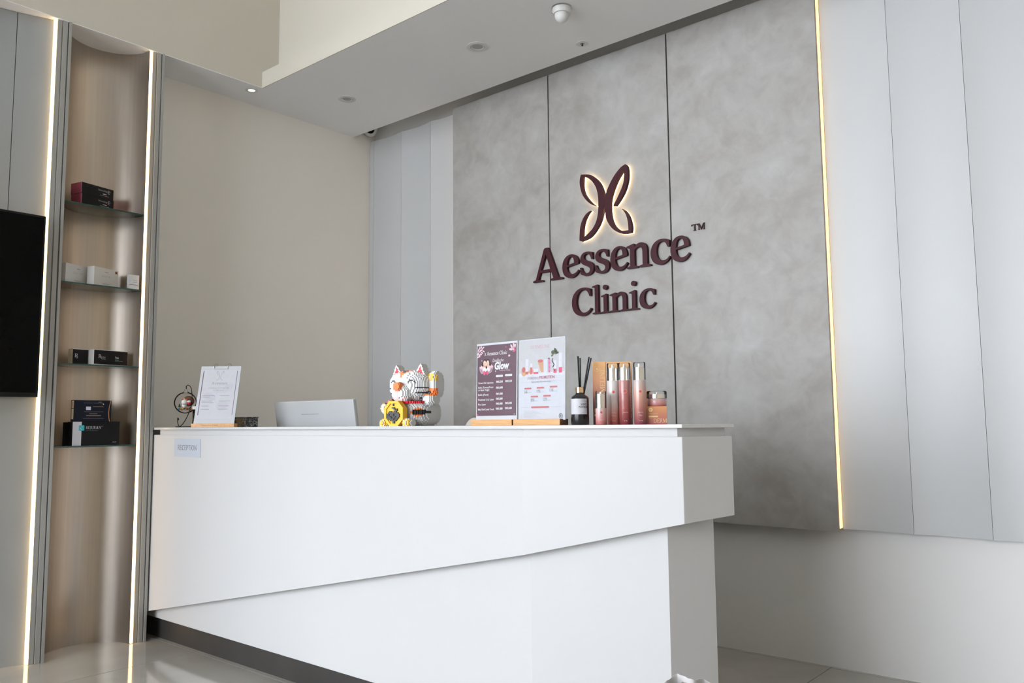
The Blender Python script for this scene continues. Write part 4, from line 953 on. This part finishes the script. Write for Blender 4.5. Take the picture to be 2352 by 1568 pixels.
def tall_box(label, x0, x1, y0, d, h, gm, mk, rz=0):
    t = thing('product_carton', label, 'box', (x0, y0, ZK), rz)
    box(0, x1-x0, 0, d, 0, h).build('carton', gm, t, bevel=.0006); mk(t, x1-x0, h); return t
def mkb1(t, w, h):
    p = Print().ink(I_gold); c = (w*.33, h*.885)
    ro = [(c[0]+.010*math.cos(a),c[1]+.010*math.sin(a)) for a in [2*math.pi*i/20 for i in range(20)]]; ri = [(c[0]+.0092*math.cos(a),c[1]+.0092*math.sin(a)) for a in [2*math.pi*i/20 for i in range(20)]]
    y = p.y(); p.mb.add([(q[0],y,q[1]) for q in ro+ri], [(i,(i+1)%20,20+(i+1)%20,20+i) for i in range(20)]); p.oval(c[0],c[1],.004,.003)
    p.rect(w*.10,w*.26,h*.135,h*.165).text('Serum', w*.10, h*.20, .005, .012).text('Duo', w*.10, h*.225, .005, .009)
    p.build('foil_print', t, (0,-.0003,0))
    q = Print().ink(I_gold).serif('DERMELINE', 0, 0, .016, .13, 'L', 60); q.build('foil_name', t, (w-.004,-.0004,h*.30), (0,-math.pi/2,0))
def mkb2(t, w, h):
    q = Print().ink(I_gold).serif('DERMELINE', 0, 0, .0075, h*.78, 'L', 120); q.build('foil_name', t, (w-.0035,-.0004,h*.10), (0,-math.pi/2,0))
RC = math.radians(32)
def turned(x, y, w, d): return x-w/2*math.cos(RC)+d/2*math.sin(RC), y-w/2*math.sin(RC)-d/2*math.cos(RC)
def tbox(label, x, y, w, d, h, gm, mk):
    a, b = turned(x, y, w, d); return tall_box(label, a, a+w, b, d, h, gm, mk, RC)
tbox('tall orange carton with gold ring emblem behind the small pink bottle', -1.647, 2.404, .046, .040, .219, G_box, mkb1)
tbox('wide tall orange carton standing behind the two left tall bottles', -1.588, 2.440, .087, .040, .217, G_box, mkb2)
tbox('short orange carton half hidden behind the rightmost tall bottle', -1.519, 2.489, .040, .030, .116, G_box2, lambda t, w, h: None)
a_, b_ = turned(-1.434, 2.425, .0655, .0655)
t = thing('product_carton', 'small orange DERM carton at the right end of the counter display', 'box', (a_, b_, ZK), RC)
box(0, .0655, 0, .0655, 0, .0595).build('carton', G_box2, t, bevel=.0006)
p = Print().ink(I_gold).oval(.013,.048,.0068,.0068).ink(ink('emblem_orange',(.75,.42,.18))).oval(.013,.048,.0035,.003)
p.ink(I_gold).text('Hydration', .006, .0335, .0042, .031).rect(.006,.037,.0235,.0285).text('50ml', .006, .0185, .003, .009).serif('DERM', .022, .0055, .013, .0435, 'L', 50)
p.build('foil_print', t, (0,-.0003,0))
t = thing('cream_jar', 'low pink glass jar with silver and clear lid on the DERM carton', 'jar', (-1.432, 2.426, ZK+.0595))
MB().lathe([(0,0),(.030,0),(.0325,.004),(.0325,.024),(.030,.027)], 40).build('glass_body', G_mini, t, smooth=40)
MB().lathe([(.0315,.027),(.0315,.040),(0,.040)], 40).build('silver_lid', M_silver, t, smooth=40)
MB().lathe([(.0335,.0265),(.0335,.048),(.031,.051),(0,.051)], 40).build('clear_cap', M_clear, t, smooth=40)
MB().lathe([(.006,.040),(.006,.047),(0,.047)], 20).build('cap_knob', M_silver, t, smooth=40)

# ================================================================== FOREGROUND: paper bag at the foot of the desk
t = thing('paper_bag', 'ragged white wrapping paper rising at the foot of the desk', 'paper bag', (-1.135, 1.985, 0), math.radians(40))
pb = mat('white_paper', (.58,.565,.555), .6, noise=.03, nscale=12, bump=.3, bscale=40)
bg = MB(); bg.prism([(-.115,-.045),(.115,-.045),(.115,.045),(-.115,.045)], 0, .30); bg.build('bag', pb, t, bevel=.003)
n = 26; random.seed(3)
for s_, (yy, top_) in enumerate(((-.02,.470),(.0,.482),(.022,.465))):
    vs = []; 
    for i in range(n+1):
        u = i/n*2-1; fold = .012*math.sin(u*9+s_*1.7)
        hgt = top_-.03*u*u-(.045 if u < -.2 else 0)*(abs(u)-.2)+random.uniform(-.003,.003)
        vs += [(u*.105, yy+fold, .29), (u*.105+.004, yy+fold, .29+(hgt-.29)*.6), (u*.102+.006, yy+fold*1.3, hgt), (u*.102+.006, yy+fold*1.3+.0015, hgt), (u*.105+.004, yy+fold+.0015, .29+(hgt-.29)*.6), (u*.105, yy+fold+.0015, .29)]
    m = MB(); fs = [(i*6+k, (i+1)*6+k, (i+1)*6+(k+1)%6, i*6+(k+1)%6) for i in range(n) for k in range(6)]; m.add(vs, fs); m.build('paper_sheet', pb, t, smooth=40)
